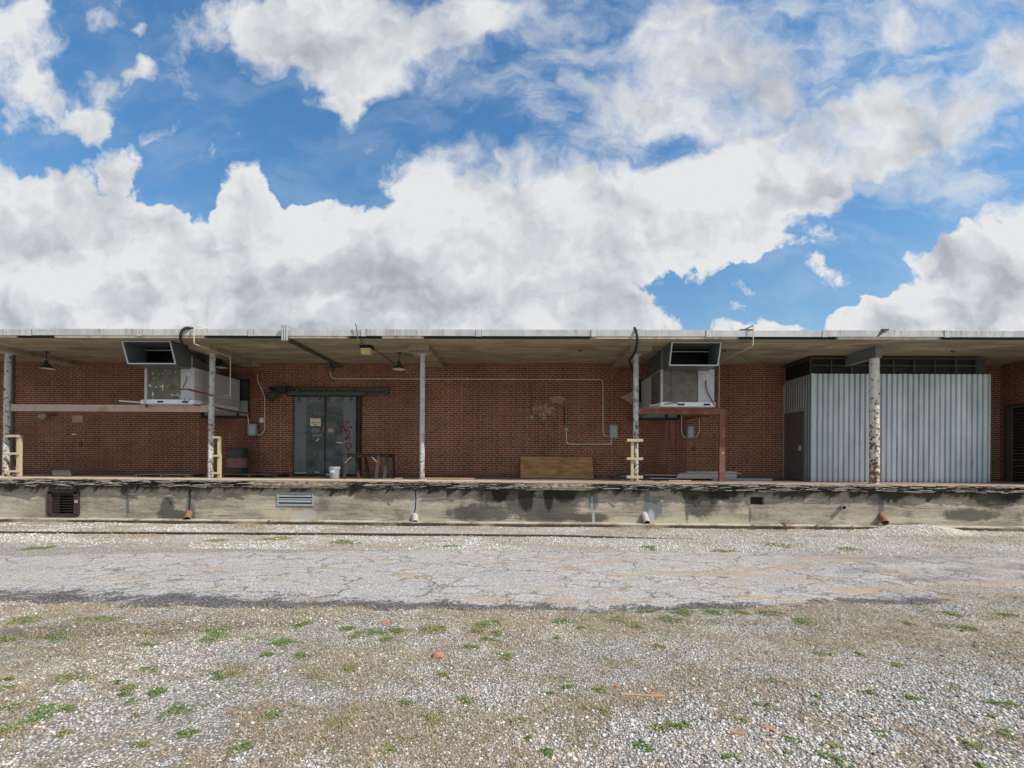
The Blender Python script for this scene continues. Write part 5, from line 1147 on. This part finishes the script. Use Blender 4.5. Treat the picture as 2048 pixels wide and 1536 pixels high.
# pendants
def pendant(px, py_top, py_rim, lab, Y=13.3):
    x_ = wx(px, Y); zt = SOF-.002; zr = wz(px, py_rim, Y)
    e = thing('pendant_lamp', (x_, Y, zt), lab, 'pendant lamp', 'pendant lamps under the canopy')
    mb = MB(); mb.lathe((x_, Y, zt), [(0, -.03), (.05, -.028), (.07, -.001)], 16); mb.tube([(x_, Y, zt-.02), (x_, Y, zr+.20)], .012, 8); mb.build('rod', M['lampdark'], e, smooth=True)
    mb = MB(); mb.lathe((x_, Y, zr), [(.02, .245), (.045, .24), (.05, .15), (.075, .12), (.13, .07), (.185, .015), (.19, 0)], 28); sh = mb.build('shade', M['lampdark'], e, smooth=True)
    mb = MB(); mb.lathe((x_, Y, zr), [(.188, .0), (.18, .012), (.125, .064), (.07, .11), (0, .12)], 28); mb.build('shade_lining', M['lampin'], e, smooth=True)
    mb = MB(); mb.lathe((x_, Y, zr), [(0, -.01), (.03, .0), (.04, .03), (.02, .09)], 12); mb.build('bulb', M['white'], e, smooth=True)
pendant(92.5, 702, 737, 'dark bell pendant lamp near the left end of the canopy')
pendant(797.5, 704, 738.5, 'dark bell pendant lamp between the soffit flood lamp and the slim column')
pendant(441, 704, 735, 'dark bell pendant lamp half hidden behind the column by the left air conditioner', 13.7)
# soffit flood lamp + its conduit
x_ = wx(733, 12.5); e = thing('soffit_light', (x_, 12.5, SOF), 'square soffit flood lamp with a yellowed lens', 'flood lamp')
mb = MB().box(x_-.16, x_+.16, 12.36, 12.62, SOF-.09, SOF-.002); mb.build('housing', M['dark'], e, bevel=.01)
mb = MB(); mb.add([(x_-.145, 12.37, SOF-.09), (x_+.145, 12.37, SOF-.09), (x_+.145, 12.6, SOF-.09), (x_-.145, 12.6, SOF-.09), (x_-.12, 12.4, SOF-.24), (x_+.12, 12.4, SOF-.24), (x_+.12, 12.58, SOF-.24), (x_-.12, 12.58, SOF-.24)], [(0, 1, 5, 4), (1, 2, 6, 5), (2, 3, 7, 6), (3, 0, 4, 7), (4, 5, 6, 7)]); mb.build('lens', M['lens'], e, bevel=.01)
mb = MB(); p1_ = P3(713.5, 649, 11.58); p2_ = P3(716.5, 682, 11.58); mb.tube([(p1_[0]-.04, 11.58, p1_[2]+.02), (p1_[0], 11.58, p1_[2]-.06), P3(713.5, 662, 11.58), p2_, (p2_[0]+.02, 11.72, SOF-.03), (x_-.1, 12.4, SOF-.03)], .012, 8)
mb.tube([(x_+.1, 12.6, SOF-.03), (x_+.15, YW-.02, SOF-.03)], .012, 8); mb.build('conduit', M['cond_dark'], e, smooth=True)

# ---------------------------------------------------------------- things on the dock
def YG(px, py): return gr(px, py, FL)[1]
# work bench
Yb0, Yb1 = 13.05, 13.75; x0, x1 = wx(681, Yb0), wx(777, Yb0); zt = wz(729, 907, Yb0)
e = thing('work_bench', ((x0+x1)/2, 13.4, FL), 'rough dark wooden work bench with splayed legs in front of the sliding door', 'work bench')
MB().box(x0, x1, Yb0, Yb1, zt-.022, zt).build('top', M['darkwood'], e, bevel=.004)
mb = MB().box(x0+.18, x1-.08, Yb0+.06, Yb0+.09, zt-.11, zt-.023).box(x0+.18, x1-.08, Yb1-.09, Yb1-.06, zt-.11, zt-.023).box(x1-.08, x1-.0, Yb0+.03, Yb1-.03, zt-.07, zt-.023); mb.build('apron', M['darkwood'], e)
for (xt, xo, yt, yo, mt) in [(700, 688, .12, .02, 'darkwood'), (706, 713, .30, .22, 'darkwood'), (703, 702, .58, .68, 'darkwood'), (716, 724, .60, .66, 'darkwood'), (757, 753, .05, .0, 'benchleg'), (771, 767, .18, .12, 'benchleg'), (775, 778, .6, .68, 'darkwood')]:
    MB().bar((wx(xt, Yb0), Yb0+yt, zt-.03), (wx(xo, Yb0), Yb0+yo, FL+.003), .075, .045, (0, 1, 0)).build('leg', M[mt], e)
for a_, b_ in [((690, 926), (703, 914)), ((754, 924), (744, 914))]:
    MB().bar(P3(*a_, Yb0+.04), P3(*b_, Yb0+.04), .02, .07, (0, 1, 0)).build('brace', M['bracewood'], e)
# bucket
Yq = 13.15; x_ = wx(670, Yq); e = thing('bucket', (x_, Yq, FL), 'pale grey plastic bucket standing left of the work bench', 'bucket')
mb = MB(); mb.lathe((x_, Yq, FL+.001), [(0, 0), (.125, 0), (.128, .01), (.150, .30), (.160, .305), (.162, .33), (.153, .335), (.150, .345), (.145, .345), (.142, .30), (.120, .02), (0, .015)], 32); mb.build('body', M['bucket'], e, smooth=True)
mb = MB(); mb.lathe((x_, Yq, FL+.27), [(.150, 0), (.158, .004), (.158, .03), (.152, .032)], 32); mb.build('rim', M['ebox2'], e, smooth=True)
mb = MB(); mb.tube([(x_+.155*math.cos(a), Yq-.155*abs(math.sin(a))-.01, FL+.30-.10*math.sin(a)) for a in [math.pi*k/12 for k in range(13)]], .004, 6); mb.build('handle', M['galv_lt'], e)
mb = MB(); n_ = 7; mb.add([(x_+.151*math.sin(-.45+.9*k/n_), Yq-.1515*math.cos(-.45+.9*k/n_), FL+.16+.09*j) for j in (0, 1) for k in range(n_+1)], [(k, k+1, n_+2+k, n_+1+k) for k in range(n_)]); mb.build('label', M['white'], e)
# steel drum
Yq = 14.3; x_ = wx(476, Yq); e = thing('steel_drum', (x_, Yq, FL), 'dark steel drum with a faded red middle band by the wall', 'drum'); r_ = .295
for (za, zb_, mt, nm) in [(0, .27, 'drumdark', 'lower_band'), (.27, .57, 'drumred', 'middle_band'), (.57, .86, 'drumdark', 'upper_band')]:
    mb = MB(); pr = [(r_, za), (r_, zb_-.02), (r_+.012, zb_-.01), (r_, zb_)] 
    if nm == 'upper_band': pr += [(r_+.01, zb_), (r_+.01, zb_+.015), (r_-.01, zb_+.015), (r_-.015, zb_-.01), (0, zb_-.01)]
    if za == 0: pr = [(0, 0)]+pr
    mb.lathe((x_, Yq, FL+.002), pr, 40); mb.build(nm, M[mt], e, smooth=True)
for dx_ in (-.06, .08): pass
mb = MB()
for u in (-.35, .1, .32): 
    mb.add([(x_+(r_+.004)*math.sin(u+k*.09), Yq-(r_+.004)*math.cos(u+k*.09), FL+.40+.05*j+rnd.uniform(-.01, .01)) for j in (0, 1) for k in (0, 1)], [(0, 1, 3, 2)])
mb.build('stain', M['drumdark'], e)
# pallets
def pallet(px0, px1, Y0, Y1, lab, rot=0., mt='oldwood', hh=.11):
    x0, x1 = wx(px0, Y0), wx(px1, Y0); e = thing('pallet', ((x0+x1)/2, (Y0+Y1)/2, FL), lab, 'pallet', 'pallets on the dock')
    n_ = 7; wd = (Y1-Y0)/n_*.8
    for k_ in range(n_):
        y_ = Y0+(Y1-Y0-wd)*k_/(n_-1); MB().box(x0, x1, y_, y_+wd, FL+hh-.018, FL+hh+rnd.uniform(-.002, .002)).build('deck_board', M[mt], e)
    for k_ in range(3):
        x_ = x0+.03+(x1-x0-.10)*k_/2; MB().box(x_, x_+.04, Y0+.003, Y1-.003, FL+.017, FL+hh-.0185).build('stringer', M[mt], e)
    for k_ in range(3): y_ = Y0+(Y1-Y0-.09)*k_/2; MB().box(x0, x1, y_, y_+.09, FL+.001, FL+.0165).build('bottom_board', M[mt], e)
pallet(270, 375, 13.05, 13.85, 'low wooden pallet with bright end grain, left of the column', hh=.085)
pallet(443, 553, 13.2, 14.0, 'dark old pallet on the dock in front of the steel drum', mt='darkwood', hh=.10)
mb = MB(); x0, x1 = wx(112.5, 13.4), wx(147, 13.4); mb.box(x0, x1, 13.3, 13.5, FL+.015, FL+.19).box(x0+.05, x0+.15, 13.32, 13.48, FL, FL+.014).box(x1-.15, x1-.05, 13.32, 13.48, FL, FL+.014)
solo(mb, 'concrete_block', M['block'], ((x0+x1)/2, 13.4, FL), 'mossy grey concrete block resting on the dock at the left', 'block', bevel=.012)
mb = MB(); mb.box(wx(29, 13.1), wx(33, 13.1), 13.05, 13.12, FL, FL+.07); solo(mb, 'paper_cup', M['white'], P3(31, 948, 13.1), 'small white cup behind the left yellow rail', 'cup')
# plywood
x0, x1 = wx(1042, 14.6), wx(1187, 14.6); zt = wz(1115, 914, 14.6); mb = MB()
mb.add([(x0, 14.45, FL+.002), (x1, 14.45, FL+.002), (x1, 14.80, zt), (x0, 14.80, zt), (x0, 14.47, FL+.002), (x1, 14.47, FL+.002), (x1, 14.82, zt), (x0, 14.82, zt)], [(0, 1, 2, 3), (7, 6, 5, 4), (0, 4, 5, 1), (1, 5, 6, 2), (2, 6, 7, 3), (3, 7, 4, 0)])
solo(mb, 'plywood_sheet', M['ply'], ((x0+x1)/2, 14.6, FL), 'long orange brown plywood sheet leaning against the brick wall', 'plywood')
# lumber
def plank(px0, px1, Y, z0, th, wd, mt, name, lab, cat, dz=0., dy=0., grp=None):
    x0, x1 = wx(px0, Y), wx(px1, Y); mb = MB(); mb.bar((x0, Y, FL+z0+th/2), (x1, Y+dy, FL+z0+th/2+dz), wd, th); return solo(mb, name, M[mt], ((x0+x1)/2, Y, FL), lab, cat, grp)
LP = 'loose boards on the dock floor'
plank(845, 950, 13.3, .002, .035, .14, 'freshwood', 'board', 'long raw board lying right of the slim column, rear one', 'board', 0, .05, LP)
plank(856, 898, 13.1, .002, .02, .1, 'freshwood', 'board', 'short thin board lying in front of the long raw board', 'board', 0, .0, LP)
plank(791, 806, 13.1, .002, .03, .12, 'freshwood', 'board', 'very short offcut left of the slim column', 'board', 0, 0, LP)
plank(1337, 1383, 13.0, .002, .03, .12, 'freshwood', 'board', 'thin orange splintered board in front of the metal strips', 'board', 0, .05, LP)
plank(1309, 1322, 13.0, .002, .02, .1, 'darkwood', 'board', 'small dark offcut between the column and the orange board', 'board', 0, 0, LP)
GP = 'metal strips and panels stacked by the wall'
i = 0
for (a_, b_, Y, z0, th, wd, mt, lab) in [(1226, 1360, 14.2, .002, .07, .35, 'panel', 'dark lowest panel at the left end of the metal pile'), (1236, 1350, 14.3, .075, .05, .3, 'panel', 'dark second panel, left half of the metal pile'), (1243, 1300, 14.35, .128, .05, .28, 'panel', 'short crumpled panel on top of the left end of the pile'),
        (1290, 1352, 14.0, .135, .018, .18, 'panelw', 'thin pale strip on the left panels behind the column'), (1300, 1357, 13.95, .035, .016, .1, 'acbase', 'thin white lower strip right of the column foot'), (1240, 1268, 14.0, .09, .014, .1, 'acpaint', 'short pale sliver at the far left of the metal pile'), (1354, 1472, 13.9, .05, .05, .12, 'panelw', 'lower cream metal strip in front of the pile'), (1356, 1472, 13.95, .105, .065, .12, 'panelw', 'upper cream metal strip in front of the pile'),
        (1362, 1470, 14.3, .002, .045, .3, 'panel', 'grey panel under the cream strips'), (1358, 1478, 14.4, .175, .025, .3, 'acpaint', 'mauve grey thin panel resting above the cream strips'), (1374, 1470, 14.45, .215, .02, .25, 'acbase', 'topmost thin pale panel of the metal pile'), (1425, 1543, 13.6, .002, .075, .12, 'ebox', 'long grey metal channel lying to the right of the pile')]:
    plank(a_, b_, Y, z0, th, wd, mt, 'metal_strip', lab, 'metal strip', rnd.uniform(-.01, .012), rnd.uniform(-.05, .05), GP)
# yellow timber guards
def guard(xc, x_post, wd_post, y_top, rungs, x_in, x_out, Y, lab):
    e = thing('guard_rail', (wx(x_post, Y), Y, FL), lab, 'guard rail', 'pale timber guards fixed to columns')
    mb = MB(); mb.box(wx(x_post, Y), wx(x_post+wd_post, Y), Y-.05, Y+.02, FL+.002, wz(x_post, y_top, Y)); mb.build('post', M['wood_y'], e, bevel=.004)
    for (ya, yb) in rungs:
        mb = MB(); z0_, z1_ = wz(x_post, yb, Y), wz(x_post, ya, Y); mb.box(wx(x_in, Y), wx(x_out, Y), Y-.10, Y-.052, z0_, z1_); mb.build('rail', M['wood_y'], e, bevel=.003)
guard(16, 37, 7.5, 871, [(870, 874.5), (905, 909.5), (940.5, 944.5)], 18, 45, YC-.06, 'yellow timber guard with three rails at the leftmost column')
guard(424, 437.5, 6, 874, [(873, 877), (909.5, 913.5), (944, 948)], 429.5, 444.5, YC-.06, 'narrow yellow timber guard beside the column left of the steel drum')
guard(1271, 1262, 5.5, 879, [(878, 883.5), (915, 920), (951, 956.5)], 1253, 1285, YC-.10, 'pale timber guard whose three boards cross the column near the metal pile')

# dead weeds along the footing
def dead_plant(px, py, h, w_, n, lab):
    x_ = wx(px, 11.85); y_ = 11.85; mb = MB()
    for k_ in range(n):
        a = rnd.uniform(0, 6.28); L = h*rnd.uniform(.5, 1.1); lean = rnd.uniform(.1, 1.)*w_; p0_ = Vector((x_+rnd.uniform(-.04, .04), y_+rnd.uniform(-.03, .03), .0))
        p1_ = p0_+Vector((math.cos(a)*lean*.4, math.sin(a)*lean*.25, L*.55)); p2_ = p0_+Vector((math.cos(a)*lean, math.sin(a)*lean*.5, L*rnd.uniform(.7, 1.)))
        mb.tube([p0_, p1_, p2_], .004, 4, rend=.0015)
        for _ in range(5):
            q = p1_.lerp(p2_, rnd.uniform(0, 1)); s_ = rnd.uniform(.01, .022); d_ = Vector((rnd.uniform(-1, 1), rnd.uniform(-1, 1), rnd.uniform(-.5, 1)))*s_; f_ = Vector((rnd.uniform(-1, 1), rnd.uniform(-1, 1), rnd.uniform(-1, 1)))*s_*.6
            mb.add([q, q+d_+f_, q+d_*1.8, q+d_-f_], [(0, 1, 2, 3)])
    solo(mb, 'dead_weed', M['deadleaf'], (x_, y_, 0), lab, 'dead weed', 'dry weeds along the footing')
M['deadleaf'] = simple('dead leaves', (.30, .165, .085), .9, .3, 20)
dead_plant(1573, 1050, .30, .26, 34, 'widest tangled dry weed against the dock wall, right of the blocked opening')
dead_plant(1508, 1052, .13, .10, 18, 'short dry weed directly below the blocked opening')
dead_plant(1636, 1052, .17, .09, 16, 'slim dry weed below the round grey pipe stub, left one')
dead_plant(1705, 1055, .13, .07, 12, 'slim dry weed between the pipe stub and the rusty drain')
dead_plant(1932, 1062, .12, .10, 16, 'low dry weed at the right foot of the gravel heap')
dead_plant(1300, 1062, .10, .16, 18, 'low brown litter tuft below the pale cracked drain pipe')
